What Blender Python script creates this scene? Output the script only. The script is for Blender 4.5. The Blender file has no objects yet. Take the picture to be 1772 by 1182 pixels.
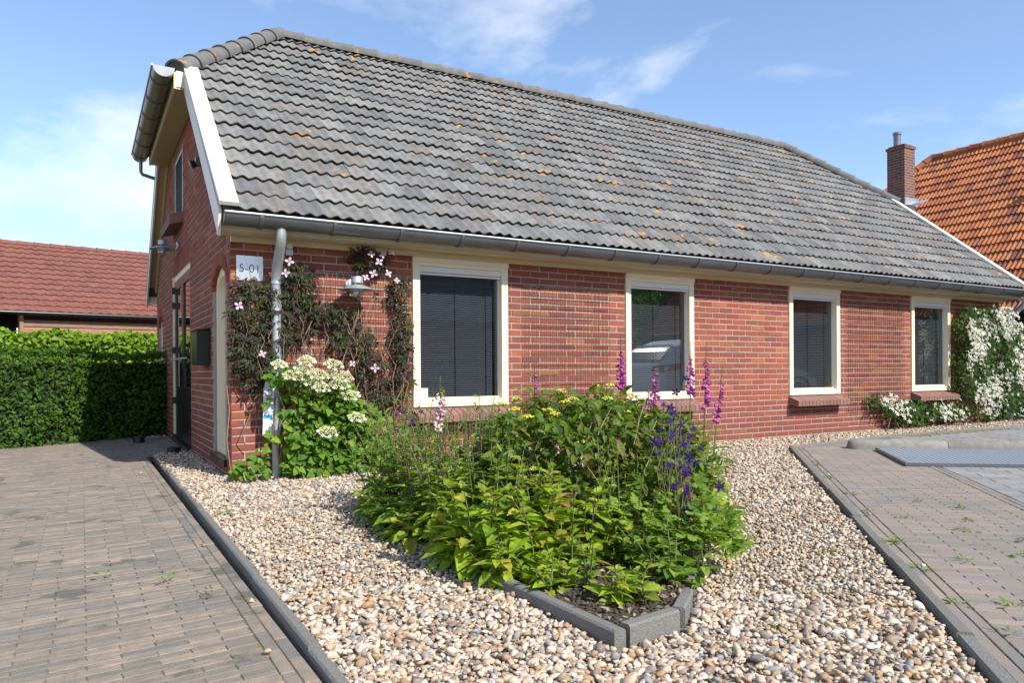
import bpy, math, random
import numpy as np
from mathutils import Vector, Matrix

R = random.Random(11)
rng = np.random.default_rng(11)
sc = bpy.context.scene
COL = sc.collection

# ------------------------------------------------------------------ camera
YAW, ROLL = 0.53, 0.0061
cam_d = bpy.data.cameras.new('camera')
cam = bpy.data.objects.new('camera', cam_d)
COL.objects.link(cam)
fw = Vector((math.sin(YAW), math.cos(YAW), 0)); rt = Vector((math.cos(YAW), -math.sin(YAW), 0)); up = Vector((0, 0, 1))
rt2 = rt * math.cos(ROLL) - up * math.sin(ROLL)
up2 = up * math.cos(ROLL) + rt * math.sin(ROLL)
m = Matrix((rt2, up2, -fw)).transposed().to_4x4()
m.translation = Vector((-1.0696, -6.4532, 0.855))
cam.matrix_world = m
cam_d.sensor_width = 36.0
cam_d.lens = 36.0 * 1270.2 / 1772.0
cam_d.shift_y = 51.43 / 1772.0
cam_d.clip_end = 3000.0
cam_d.clip_start = 0.05
sc.camera = cam
CAMP = np.array([-1.0696, -6.4532, 0.855])

# ------------------------------------------------------------------ sky, sun, exposure
SUNV = Vector((0.29, -1.13, 1.0)).normalized()
SUN_EL = math.asin(SUNV.z)
SUN_ROT = math.atan2(SUNV.x, SUNV.y)
world = bpy.data.worlds.new('World'); sc.world = world; world.use_nodes = True
wn = world.node_tree; wn.nodes.clear()
wo = wn.nodes.new('ShaderNodeOutputWorld'); bg = wn.nodes.new('ShaderNodeBackground')
sky = wn.nodes.new('ShaderNodeTexSky'); sky.sky_type = 'NISHITA'; sky.sun_disc = False
sky.sun_elevation = SUN_EL; sky.sun_rotation = SUN_ROT
sky.air_density = 1.0; sky.dust_density = 0.25; sky.ozone_density = 4.0
tc = wn.nodes.new('ShaderNodeTexCoord')
mp = wn.nodes.new('ShaderNodeMapping'); mp.inputs['Scale'].default_value = (1.0, 1.0, 2.2)
mp.inputs['Location'].default_value = (2.302, -1.0705, 0.157)
n1 = wn.nodes.new('ShaderNodeTexNoise'); n1.inputs['Scale'].default_value = 2.4; n1.inputs['Detail'].default_value = 9.0
n1.inputs['Roughness'].default_value = 0.55; n1.inputs['Distortion'].default_value = 0.35
cr = wn.nodes.new('ShaderNodeValToRGB')
cr.color_ramp.elements[0].position = 0.50; cr.color_ramp.elements[0].color = (0.05, 0.05, 0.05, 1)
cr.color_ramp.elements[1].position = 0.77; cr.color_ramp.elements[1].color = (1, 1, 1, 1)
mx = wn.nodes.new('ShaderNodeMixRGB'); mx.inputs['Color2'].default_value = (5.3, 5.4, 5.6, 1)
wl = wn.links.new
wl(tc.outputs['Generated'], mp.inputs['Vector']); wl(mp.outputs['Vector'], n1.inputs['Vector'])
sxyz = wn.nodes.new('ShaderNodeSeparateXYZ'); wl(tc.outputs['Generated'], sxyz.inputs[0])
lo = wn.nodes.new('ShaderNodeMapRange'); lo.inputs['From Min'].default_value = 0.0; lo.inputs['From Max'].default_value = 0.40; lo.inputs['To Min'].default_value = 0.25; lo.inputs['To Max'].default_value = 0.0
wl(sxyz.outputs['Z'], lo.inputs['Value'])
adc = wn.nodes.new('ShaderNodeMath'); adc.operation = 'ADD'; wl(n1.outputs['Fac'], adc.inputs[0]); wl(lo.outputs[0], adc.inputs[1]); wl(adc.outputs[0], cr.inputs['Fac']); wl(cr.outputs['Color'], mx.inputs['Fac'])
wl(sky.outputs['Color'], mx.inputs['Color1']); wl(mx.outputs['Color'], bg.inputs['Color'])
bg.inputs['Strength'].default_value = 0.15
wl(bg.outputs['Background'], wo.inputs['Surface'])
sun_d = bpy.data.lights.new('sun', 'SUN'); sun_d.energy = 4.4; sun_d.angle = math.radians(0.53); sun_d.color = (1.0, 0.95, 0.87)
sun = bpy.data.objects.new('sun', sun_d); COL.objects.link(sun)
sun.rotation_euler = SUNV.to_track_quat('Z', 'Y').to_euler()
sc.view_settings.view_transform = 'Standard'; sc.view_settings.look = 'None'
sc.view_settings.exposure = 0.62; sc.view_settings.gamma = 1.0; sc.view_settings.use_curve_mapping = False
sc.cycles.max_bounces = 6; sc.cycles.transparent_max_bounces = 8

# ------------------------------------------------------------------ helpers
def org(p):
    v = np.zeros(3)
    while p is not None:
        v += np.array(p.location); p = p.parent
    return v

def empty(name, loc, label=None, cat=None, group=None, kind=None):
    o = bpy.data.objects.new(name, None); COL.objects.link(o); o.location = loc
    o.empty_display_size = 0.1
    return tag(o, label, cat, group, kind)

def tag(o, label=None, cat=None, group=None, kind=None):
    if label: o['label'] = label
    if cat: o['category'] = cat
    if group: o['group'] = group
    if kind: o['kind'] = kind
    return o

def mesh_np(name, V, F, smooth=False):
    """V (n,3); F list of (m,k) index arrays."""
    V = np.asarray(V, dtype=np.float32)
    if isinstance(F, np.ndarray): F = [F]
    F = [np.asarray(f, dtype=np.int32) for f in F if len(f)]
    me = bpy.data.meshes.new(name)
    me.vertices.add(len(V)); me.vertices.foreach_set('co', V.ravel())
    loops = np.concatenate([f.ravel() for f in F]); me.loops.add(len(loops)); me.loops.foreach_set('vertex_index', loops)
    tot = np.concatenate([np.full(len(f), f.shape[1], np.int32) for f in F]); st = np.concatenate([[0], np.cumsum(tot)[:-1]]).astype(np.int32)
    me.polygons.add(len(tot)); me.polygons.foreach_set('loop_start', st); me.polygons.foreach_set('loop_total', tot)
    me.polygons.foreach_set('use_smooth', np.full(len(tot), bool(smooth)))
    me.update(calc_edges=True)
    return me

def put(name, me, mat, parent=None, loc=None, rot=None, scale=None):
    o = bpy.data.objects.new(name, me); COL.objects.link(o)
    if mat is not None and not me.materials: me.materials.append(mat)
    if parent is not None: o.parent = parent
    if loc is not None: o.location = np.asarray(loc) - org(parent)
    if rot is not None: o.rotation_euler = rot
    if scale is not None: o.scale = scale
    return o

class MB:
    """collects faces in world coordinates, builds one mesh object"""
    def __init__(s): s.v = []; s.f = {3: [], 4: []}; s.n = 0
    def add(s, V, F):
        V = np.asarray(V, float).reshape(-1, 3)
        for f in F:
            k = len(f)
            if k in (3, 4): s.f[k].append([i + s.n for i in f])
            else:
                for j in range(1, k - 1): s.f[3].append([f[0] + s.n, f[j] + s.n, f[j + 1] + s.n])
        s.v.append(V); s.n += len(V); return s
    def box(s, a, b):
        x0, y0, z0 = a; x1, y1, z1 = b
        return s.add([(x0,y0,z0),(x1,y0,z0),(x1,y1,z0),(x0,y1,z0),(x0,y0,z1),(x1,y0,z1),(x1,y1,z1),(x0,y1,z1)],
                     [(0,3,2,1),(4,5,6,7),(0,1,5,4),(1,2,6,5),(2,3,7,6),(3,0,4,7)])
    def hexa(s, P): return s.add(P, [(0,3,2,1),(4,5,6,7),(0,1,5,4),(1,2,6,5),(2,3,7,6),(3,0,4,7)])
    def prism(s, poly, axis, a, b):
        """polygon of 2D points extruded along axis 0/1/2 from a to b"""
        n = len(poly)
        def p3(q, t):
            r = [0, 0, 0]; o = [i for i in range(3) if i != axis]
            r[axis] = t; r[o[0]] = q[0]; r[o[1]] = q[1]; return r
        V = [p3(q, a) for q in poly] + [p3(q, b) for q in poly]
        F = [tuple(range(n))[::-1], tuple(range(n, 2 * n))] + [(i, (i + 1) % n, n + (i + 1) % n, n + i) for i in range(n)]
        return s.add(V, F)
    def tube(s, path, rad, seg=8, caps=True):
        path = [Vector(p) for p in path]; n = len(path)
        rad = [rad] * n if np.isscalar(rad) else list(rad)
        V = []; prev = None
        for i, p in enumerate(path):
            t = (path[min(i + 1, n - 1)] - path[max(i - 1, 0)]).normalized()
            if prev is None:
                a = Vector((0, 0, 1)) if abs(t.z) < 0.9 else Vector((1, 0, 0)); u = t.cross(a).normalized()
            else:
                u = (prev - t * prev.dot(t)).normalized()
            prev = u; w = t.cross(u)
            for k in range(seg):
                an = 2 * math.pi * k / seg
                V.append(p + (u * math.cos(an) + w * math.sin(an)) * rad[i])
        F = []
        for i in range(n - 1):
            for k in range(seg):
                F.append((i*seg+k, i*seg+(k+1)%seg, (i+1)*seg+(k+1)%seg, (i+1)*seg+k))
        if caps: F += [tuple(range(seg))[::-1], tuple(range((n-1)*seg, n*seg))]
        return s.add(V, F)
    def lathe(s, prof, c, axis=(0, 0, 1), seg=16):
        """prof list of (radius, height along axis)"""
        ax = Vector(axis).normalized(); a = Vector((0, 0, 1)) if abs(ax.z) < 0.9 else Vector((1, 0, 0))
        u = ax.cross(a).normalized(); w = ax.cross(u); c = Vector(c); V = []; F = []
        for r, h in prof:
            for k in range(seg):
                an = 2*math.pi*k/seg; V.append(c + ax*h + (u*math.cos(an) + w*math.sin(an))*max(r, 1e-4))
        for i in range(len(prof) - 1):
            for k in range(seg): F.append((i*seg+k, i*seg+(k+1)%seg, (i+1)*seg+(k+1)%seg, (i+1)*seg+k))
        return s.add(V, F)
    def build(s, name, mat, parent=None, smooth=False, kind=None):
        V = np.concatenate(s.v) - org(parent)
        me = mesh_np(name, V, [np.array(s.f[k]) for k in (3, 4) if s.f[k]], smooth)
        if smooth:
            try: me.set_sharp_from_angle(angle=math.radians(40))
            except Exception: pass
        o = put(name, me, mat, parent)
        if kind: o['kind'] = kind
        return o

# ------------------------------------------------------------------ materials
def newmat(name):
    m = bpy.data.materials.new(name); m.use_nodes = True; nt = m.node_tree; nt.nodes.clear()
    out = nt.nodes.new('ShaderNodeOutputMaterial'); b = nt.nodes.new('ShaderNodeBsdfPrincipled')
    nt.links.new(b.outputs[0], out.inputs[0])
    return m, nt, b, out

def N(nt, t, **kw):
    n = nt.nodes.new(t)
    for k, v in kw.items():
        if k in n.inputs.keys(): n.inputs[k].default_value = v
        else: setattr(n, k, v)
    return n

def rndnode(nt):
    oi = N(nt, 'ShaderNodeObjectInfo'); ge = N(nt, 'ShaderNodeNewGeometry')
    a = N(nt, 'ShaderNodeMath', operation='ADD'); f = N(nt, 'ShaderNodeMath', operation='FRACT')
    nt.links.new(oi.outputs['Random'], a.inputs[0]); nt.links.new(ge.outputs['Random Per Island'], a.inputs[1]); nt.links.new(a.outputs[0], f.inputs[0])
    return f.outputs[0]

def ramp(nt, fac, stops, const=False):
    r = N(nt, 'ShaderNodeValToRGB'); e = r.color_ramp.elements
    if const: r.color_ramp.interpolation = 'CONSTANT'
    while len(e) < len(stops): e.new(0.5)
    for el, (p, c) in zip(e, stops): el.position = p; el.color = (*c, 1) if len(c) == 3 else c
    if fac is not None: nt.links.new(fac, r.inputs['Fac'])
    return r.outputs['Color']

def noise(nt, scale, detail=4, rough=0.55, vec='pos', stretch=None):
    n = N(nt, 'ShaderNodeTexNoise', Scale=scale, Detail=detail, Roughness=rough)
    if vec == 'pos': src = N(nt, 'ShaderNodeNewGeometry').outputs['Position']
    else: src = N(nt, 'ShaderNodeTexCoord').outputs['Object']
    if stretch:
        mp = N(nt, 'ShaderNodeMapping', Scale=stretch); nt.links.new(src, mp.inputs['Vector']); src = mp.outputs['Vector']
    nt.links.new(src, n.inputs['Vector'])
    return n.outputs['Fac']

def mixc(nt, fac, a, b, mode='MIX'):
    m = N(nt, 'ShaderNodeMixRGB', blend_type=mode)
    for sock, v in ((m.inputs['Fac'], fac), (m.inputs['Color1'], a), (m.inputs['Color2'], b)):
        if isinstance(v, (int, float)): sock.default_value = v
        elif isinstance(v, tuple): sock.default_value = (*v, 1) if len(v) == 3 else v
        else: nt.links.new(v, sock)
    return m.outputs['Color']

def bump(nt, b, h, strength=0.3, dist=0.01):
    n = N(nt, 'ShaderNodeBump', Strength=strength, Distance=dist); nt.links.new(h, n.inputs['Height']); nt.links.new(n.outputs[0], b.inputs['Normal'])

def M(name, stops, rough=0.8, nscale=None, namt=0.5, ncol=None, bscale=None, bstr=0.3, metal=0.0, spec=0.5, stretch=None, const=False, dirt=None):
    """random-per-piece colour ramp + optional noise mottling + bump"""
    m, nt, b, out = newmat(name)
    if isinstance(stops, tuple): stops = [(0.0, stops)]
    col = ramp(nt, rndnode(nt), stops, const) if len(stops) > 1 else stops[0][1]
    if nscale:
        nz = noise(nt, nscale, stretch=stretch)
        f = ramp(nt, nz, [(0.35, (0, 0, 0)), (0.68, (1, 1, 1))])
        sc_ = N(nt, 'ShaderNodeMath', operation='MULTIPLY'); nt.links.new(f, sc_.inputs[0]); sc_.inputs[1].default_value = namt
        col = mixc(nt, sc_.outputs[0], col, ncol or (0.02, 0.02, 0.02))
    if dirt:
        nz = noise(nt, dirt[0], detail=6); f = ramp(nt, nz, [(dirt[2], (0, 0, 0)), (dirt[2] + 0.06, (1, 1, 1))])
        col = mixc(nt, f, col, dirt[1])
    if isinstance(col, tuple): b.inputs['Base Color'].default_value = (*col, 1)
    else: nt.links.new(col, b.inputs['Base Color'])
    b.inputs['Roughness'].default_value = rough; b.inputs['Metallic'].default_value = metal
    b.inputs['Specular IOR Level'].default_value = spec
    if bscale: bump(nt, b, noise(nt, bscale, detail=5), bstr, 0.006)
    return m

def leafmat(name, stops, rough=0.5, trans=0.42, spec=0.25, tint=(1.25, 1.3, 0.5)):
    m, nt, b, out = newmat(name)
    col = ramp(nt, rndnode(nt), stops)
    f = ramp(nt, noise(nt, 38, 3), [(.30, (.62, .62, .62)), (.70, (1.3, 1.3, 1.3))]); col = mixc(nt, 1.0, col, f, 'MULTIPLY')
    nt.links.new(col, b.inputs['Base Color']); b.inputs['Roughness'].default_value = rough; b.inputs['Specular IOR Level'].default_value = spec
    t = N(nt, 'ShaderNodeBsdfTranslucent'); nt.links.new(mixc(nt, 1.0, col, tint, 'MULTIPLY'), t.inputs['Color'])
    mx = N(nt, 'ShaderNodeMixShader'); mx.inputs[0].default_value = trans
    nt.links.new(b.outputs[0], mx.inputs[1]); nt.links.new(t.outputs[0], mx.inputs[2]); nt.links.new(mx.outputs[0], out.inputs[0])
    return m

def glassmat(name, tint=(0.75, 0.8, 0.85), base=0.18):
    m, nt, b, out = newmat(name); nt.nodes.remove(b)
    tr = N(nt, 'ShaderNodeBsdfTransparent'); tr.inputs[0].default_value = (*tint, 1)
    gl = N(nt, 'ShaderNodeBsdfGlossy'); gl.inputs['Roughness'].default_value = 0.0
    fr = N(nt, 'ShaderNodeLayerWeight', Blend=0.5); pw = N(nt, 'ShaderNodeMath', operation='POWER'); pw.inputs[1].default_value = 4.0
    nt.links.new(fr.outputs['Facing'], pw.inputs[0])
    a = N(nt, 'ShaderNodeMath', operation='MULTIPLY_ADD'); a.inputs[1].default_value = 0.9; a.inputs[2].default_value = base; a.use_clamp = True
    nt.links.new(pw.outputs[0], a.inputs[0])
    mx = N(nt, 'ShaderNodeMixShader'); nt.links.new(a.outputs[0], mx.inputs[0])
    nt.links.new(tr.outputs[0], mx.inputs[1]); nt.links.new(gl.outputs[0], mx.inputs[2]); nt.links.new(mx.outputs[0], out.inputs[0])
    return m

BR = [(0.0, (0.29, 0.064, 0.036)), (0.22, (0.34, 0.080, 0.042)), (0.45, (0.245, 0.057, 0.037)), (0.62, (0.36, 0.092, 0.043)), (0.78, (0.19, 0.053, 0.040)), (0.94, (0.43, 0.145, 0.052)), (1.0, (0.30, 0.070, 0.040))]
def brickmat():
    m, nt, b, out = newmat('red_brick')
    col = ramp(nt, rndnode(nt), BR)
    f = ramp(nt, noise(nt, 26, 5), [(.35, (0, 0, 0)), (.68, (.42, .42, .42))]); col = mixc(nt, f, col, (.16, .055, .045))
    f = ramp(nt, noise(nt, 1.1, 5), [(.42, (0, 0, 0)), (.70, (.45, .45, .45))]); col = mixc(nt, f, col, (.15, .06, .05))
    sx = N(nt, 'ShaderNodeSeparateXYZ'); nt.links.new(N(nt, 'ShaderNodeNewGeometry').outputs['Position'], sx.inputs[0])
    mr = N(nt, 'ShaderNodeMapRange'); mr.inputs['From Min'].default_value = .46; mr.inputs['From Max'].default_value = .40; mr.inputs['To Max'].default_value = .55; nt.links.new(sx.outputs['Z'], mr.inputs['Value'])
    col = mixc(nt, mr.outputs[0], col, (.19, .055, .042))      # darker clinker plinth below the sills
    f = ramp(nt, noise(nt, 55, 4), [(.70, (0, 0, 0)), (.76, (.5, .5, .5))]); col = mixc(nt, f, col, (.42, .33, .27))      # lime bloom
    nt.links.new(col, b.inputs['Base Color']); b.inputs['Roughness'].default_value = .88; b.inputs['Specular IOR Level'].default_value = .35
    bump(nt, b, noise(nt, 90, 5), .4, .006); return m
m_brick = brickmat()
m_mortar = M('mortar', (0.35, 0.325, 0.285), 0.95, nscale=14, namt=0.5, ncol=(0.25, 0.235, 0.21), bscale=120, bstr=0.5)
m_sillb = M('sill_brick', [(0, (0.25, 0.125, 0.10)), (0.5, (0.21, 0.105, 0.085)), (1, (0.28, 0.145, 0.115))], 0.8, nscale=40, namt=0.3, ncol=(0.1, 0.06, 0.05), bscale=120)
m_cream = M('cream_paint', (0.76, 0.67, 0.49), 0.45, nscale=6, namt=0.18, ncol=(0.66, 0.58, 0.42))
m_white = M('white_board', (0.72, 0.68, 0.59), 0.45, nscale=9, namt=0.22, ncol=(0.52, 0.48, 0.40), dirt=(70, (0.42, 0.38, 0.31), 0.70))
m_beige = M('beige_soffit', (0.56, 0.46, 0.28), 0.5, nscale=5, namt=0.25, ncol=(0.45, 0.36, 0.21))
m_soffit = M('shaded_soffit', (0.40, 0.32, 0.19), 0.5, nscale=5, namt=0.25, ncol=(0.32, 0.25, 0.14))  # the beige again, darkened so the colour carries the shade under the roof edges
m_zinc = M('zinc_gutter', (0.19, 0.20, 0.215), 0.42, nscale=7, namt=0.5, ncol=(0.12, 0.125, 0.125), metal=0.75)
m_galv = M('galvanised', (0.46, 0.49, 0.52), 0.45, nscale=30, namt=0.4, ncol=(0.34, 0.37, 0.40), metal=0.6)
m_black = M('black_paint', (0.012, 0.013, 0.015), 0.3)
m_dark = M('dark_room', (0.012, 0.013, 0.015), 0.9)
m_blind = M('blind_slat', (0.066, 0.072, 0.077), 0.5)
m_alu = M('shutter_white', (0.66, 0.65, 0.62), 0.4)
m_glass = glassmat('window_glass')
m_pane2 = M('dark_matte_pane', (0.018, 0.02, 0.024), 0.6, spec=0.03)  # opaque dark matte colour in place of glass, keeps the sky's reflection out
m_green = M('green_wire', (0.03, 0.045, 0.035), 0.5)
m_kerb = M('kerb_concrete', [(0, (0.17, 0.165, 0.15)), (1, (0.215, 0.208, 0.19))], 0.95, nscale=120, namt=0.6, ncol=(0.10, 0.097, 0.088), bscale=160, bstr=0.9, dirt=(7, (0.15, 0.13, 0.07), 0.62))
m_earth = M('soil', (0.045, 0.033, 0.024), 0.95, nscale=30, namt=0.6, ncol=(0.09, 0.07, 0.05), bscale=40, bstr=0.8)

def tilemat(name, stops, lichen=True, moss=(0.085, 0.084, 0.078)):
    m, nt, b, out = newmat(name)
    col = ramp(nt, rndnode(nt), stops)
    f = ramp(nt, noise(nt, 9, 6), [(0.36, (0, 0, 0)), (0.70, (0.55, 0.55, 0.55))]); col = mixc(nt, f, col, moss)
    f = ramp(nt, noise(nt, 60, 4), [(0.66, (0, 0, 0)), (0.74, (0.7, 0.7, 0.7))]); col = mixc(nt, f, col, (0.42, 0.41, 0.38))
    if lichen:
        big = ramp(nt, noise(nt, 0.7, 3), [(0.40, (0, 0, 0)), (0.56, (1, 1, 1))])
        sp = ramp(nt, noise(nt, 6.0, 5, 0.6), [(0.640, (0, 0, 0)), (0.655, (1, 1, 1))])
        col = mixc(nt, mixc(nt, 1.0, big, sp, 'MULTIPLY'), col, (0.62, 0.24, 0.006))
    nt.links.new(col, b.inputs['Base Color']); b.inputs['Roughness'].default_value = 0.9
    b.inputs['Specular IOR Level'].default_value = 0.3
    bump(nt, b, noise(nt, 140, 4), 0.4, 0.004)
    return m
m_tile = tilemat('grey_tile', [(0, (0.175, 0.175, 0.172)), (0.2, (0.225, 0.223, 0.217)), (0.45, (0.135, 0.138, 0.142)), (0.7, (0.25, 0.246, 0.236)), (0.86, (0.16, 0.162, 0.166)), (0.97, (0.20, 0.17, 0.15)), (1, (0.19, 0.19, 0.187))])
m_tile_end = M('tile_edge', (0.15, 0.14, 0.108), 0.95, nscale=8, namt=0.6, ncol=(0.13, 0.10, 0.03))
m_ridge = tilemat('ridge_tile', [(0, (0.14, 0.14, 0.137)), (0.5, (0.18, 0.175, 0.17)), (1, (0.155, 0.15, 0.145))])

# ------------------------------------------------------------------ ground
def sheet(name, poly, z, mat, kind='structure', parent=None):
    V = [(x, y, z) for x, y in poly]
    me = mesh_np(name, V, np.array([list(range(len(V)))]))
    o = put(name, me, mat, parent)
    if kind: o['kind'] = kind
    return o
m_ground = M('asphalt_ground', (0.07, 0.068, 0.064), 0.95, nscale=3, namt=0.4, ncol=(0.05, 0.05, 0.045), bscale=60)
sheet('ground', [(-600, -600), (600, -600), (600, 600), (-600, 600)], -0.16, m_ground)

def zpath(name, mat, poly, z):
    return sheet(name, poly, z, mat)
m_sand = M('joint_sand', (0.12, 0.105, 0.08), 0.95, nscale=6, namt=0.85, ncol=(0.22, 0.18, 0.04), bscale=120, bstr=0.6)
m_gravelbase = M('gravel_bed', (0.20, 0.165, 0.12), 0.95, nscale=60, namt=0.6, ncol=(0.09, 0.075, 0.06), bscale=60, bstr=0.9)

UL = math.radians(43.8)
D1 = np.array([math.cos(UL), math.sin(UL)])          # along right kerb, away from camera
D2 = np.array([math.sin(UL), -math.cos(UL)])         # perpendicular, to the right
K0 = np.array([5.70, -0.97])                          # far corner of right kerb
def RP(s, t, o=K0): return o - D1 * s + D2 * t        # s towards camera, t to the right
gravel_poly = [(-0.42, 2.35), (0.0, 2.6), (0.0, 0.0), (12.6, 0.0), (13.6, -0.85), (7.9, -0.72), tuple(K0), tuple(RP(7.5, 0)), (-0.42, -6.6)]
sheet('gravel_bed', gravel_poly, -0.042, m_gravelbase)
PAVL = [(-9, -9), (-0.47, -9), (-0.47, 2.42), (0.02, 2.42), (0.02, 4.82), (-0.47, 4.82), (-0.47, 9), (-9, 9)]
paving_left = sheet('driveway_paving', PAVL, -0.0548, m_sand)
FARP = [tuple(K0 + np.array([0.0, 0.0])), (7.9, -0.72), (13.6, -0.85), (22, -1.2), (22, -16), tuple(RP(14, 0))]
paving_right = sheet('parking_paving', FARP, -0.0275, m_sand)

PV = [(0, (0.25, 0.20, 0.155)), (0.2, (0.18, 0.16, 0.134)), (0.45, (0.30, 0.23, 0.172)), (0.62, (0.165, 0.156, 0.142)), (0.8, (0.33, 0.25, 0.185)), (1, (0.21, 0.178, 0.142))]
m_paver = M('clinker_paver', PV, 0.92, nscale=16, namt=0.55, ncol=(0.14, 0.128, 0.108), bscale=110, bstr=1.0, dirt=(5, (0.115, 0.105, 0.085), 0.60))
PVR = [(0, (0.27, 0.215, 0.18)), (0.25, (0.22, 0.188, 0.162)), (0.5, (0.29, 0.228, 0.19)), (0.68, (0.17, 0.17, 0.167)), (0.8, (0.31, 0.245, 0.205)), (1, (0.20, 0.185, 0.165))]
m_paverR = M('clinker_paver_pink', PVR, 0.92, nscale=2.0, namt=0.45, ncol=(0.16, 0.15, 0.13), bscale=170, bstr=0.6, dirt=(9, (0.24, 0.20, 0.08), 0.66))
m_block = M('grey_block', [(0, (0.23, 0.23, 0.23)), (0.5, (0.27, 0.268, 0.265)), (1, (0.195, 0.197, 0.20))], 0.92, nscale=3.5, namt=0.45, ncol=(0.16, 0.16, 0.155), bscale=150, bstr=0.5)

def chamfer_box(L, W, H, c=0.004):
    """box centred in x,y, top at z=0, chamfered top edges"""
    a, b = L / 2, W / 2
    V = [(-a,-b,-H),(a,-b,-H),(a,b,-H),(-a,b,-H),(-a,-b,-c),(a,-b,-c),(a,b,-c),(-a,b,-c),(-a+c,-b+c,0),(a-c,-b+c,0),(a-c,b-c,0),(-a+c,b-c,0)]
    F = [(0,1,5,4),(1,2,6,5),(2,3,7,6),(3,0,4,7),(4,5,9,8),(5,6,10,9),(6,7,11,10),(7,4,8,11),(8,9,10,11)]
    return np.array(V), np.array(F)

def lay(items, name, mat, parent, n_single=300, rest='paver_field'):
    """items: list of (x, y, ang, L, W, ztop); nearest become objects of their own, the rest one mesh"""
    items = sorted(items, key=lambda q: (q[0] - CAMP[0])**2 + (q[1] - CAMP[1])**2)
    vis = lambda q: ((q[0]-CAMP[0])*fw.x + (q[1]-CAMP[1])*fw.y) > 1.85 and abs(((q[0]-CAMP[0])*rt.x + (q[1]-CAMP[1])*rt.y) / ((q[0]-CAMP[0])*fw.x + (q[1]-CAMP[1])*fw.y)) < 0.74
    cache = {}; Vs = []; Fs = []; n = 0; cnt = 0
    for q in items:
        x, y, an, L, W, zt = q
        tx, ty = R.uniform(-0.008, 0.008), R.uniform(-0.007, 0.007)
        if cnt < n_single and vis(q):
            key = (round(L, 3), round(W, 3))
            if key not in cache: cache[key] = mesh_np(name, *chamfer_box(L, W, 0.06, 0.0025)); cache[key].materials.append(mat)
            put(name, cache[key], None, parent, (x, y, zt), (tx, ty, an)); cnt += 1
        else:
            V, F = chamfer_box(L, W, 0.06, 0.0025); c, s_ = math.cos(an), math.sin(an)
            X = V[:, 0]*c - V[:, 1]*s_ + x; Y = V[:, 0]*s_ + V[:, 1]*c + y; Z = V[:, 2] + zt + V[:, 0]*ty + V[:, 1]*tx
            Vs.append(np.stack([X, Y, Z], 1)); Fs.append(F + n); n += len(V)
    if Vs:
        o = put(rest, mesh_np(rest, np.concatenate(Vs) - org(parent), np.concatenate(Fs)), mat, parent); o['kind'] = 'stuff'

# left driveway: narrow clinkers across, two runs along the kerb
items = []
PW, PL = 0.0455, 0.200
for k, x in enumerate((-0.491, -0.5375)):
    y = -7.0 + k * 0.1
    while y < 5.6:
        items.append((x, y, math.pi/2 + R.uniform(-.01, .01), PL - .0015, PW - .0025, -0.05 + R.uniform(-.002, .001))); y += PL
sl = 0.10
for r in range(int(15.5 / PW)):
    y0 = -7.2 + r * PW; off = (r % 2) * PL / 2 + R.uniform(-.008, .008)
    x = -0.563 - PL / 2 + off * 1.0
    if r % 2: items.append((-0.563 - PL/4, y0 - sl*0.0, sl, PL/2 - .0015, PW - .0025, -0.05)); x = -0.563 - PL
    while x > -4.6:
        y = y0 + sl * (x + 0.563)
        wav = 0.006 * math.sin(x * 2.1 + y * 1.3) + 0.004 * math.sin(y * 3.7)
        if y < 6.2: items.append((x, y, sl + R.uniform(-.012, .012), PL - .0015, PW - .0025, -0.050 + 0.15*wav + R.uniform(-.0015, .001)))
        x -= PL
yy_ = 2.47
while yy_ < 4.72:      # doorstep area
    x_ = -0.44 + (0.05 if int(yy_ / PW) % 2 else 0)
    while x_ < -0.06: items.append((x_ + PL/2 - .04, yy_, R.uniform(-.01, .01), PL - .0015, PW - .0025, -0.05)); x_ += PL
    yy_ += PW
lay(items, 'paver', m_paver, paving_left, 300, 'paver_field')

# right parking: clinker strip (rows across the strip), border runs, grey blocks
items = []; blocks = []
def addR(lst, s, t, an, L, W, z):
    p = RP(s, t)
    if s > 0.05 or p[1] < -0.97 + max(0.0, p[0] - 5.7) * 0.105 - 0.075: lst.append((p[0], p[1], an, L, W, z))
A2 = math.atan2(D2[1], D2[0]); A1 = UL
for k, t in enumerate((0.084, 0.130)):
    s = -1.5 + 0.09 * k
    while s < 8.6: addR(items, s, t, A1 + R.uniform(-.01, .01), PL - .0015, PW - .0025, -0.0225 + R.uniform(-.0015, .001)); s += PL
SW0, SW1 = 0.155, 1.06
for r in range(int(10.1 / PW)):
    s = -1.5 + r * PW; t = SW0 + (PL / 2 if r % 2 == 0 else PL)
    if r % 2: addR(items, s, SW0 + PL/4, A2, PL/2 - .0015, PW - .0025, -0.022)
    while t + PL / 2 <= SW1 + 0.03:
        addR(items, s, t, A2 + R.uniform(-.012, .012), PL - .0015, PW - .0025, -0.0225 + R.uniform(-.0015, .001)); t += PL
    rem = SW1 + 0.004 - (t - PL / 2)
    if rem > 0.02: addR(items, s, t - PL/2 + rem/2, A2, rem - .002, PW - .0025, -0.0225)
for k, t in enumerate((SW1 + 0.029, SW1 + 0.075)):
    s = -1.5 + 0.09 * k
    while s < 8.6: addR(items, s, t, A1 + R.uniform(-.01, .01), PL - .0015, PW - .0025, -0.0225 + R.uniform(-.0015, .001)); s += PL
BL, BW = 0.30, 0.15
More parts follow.
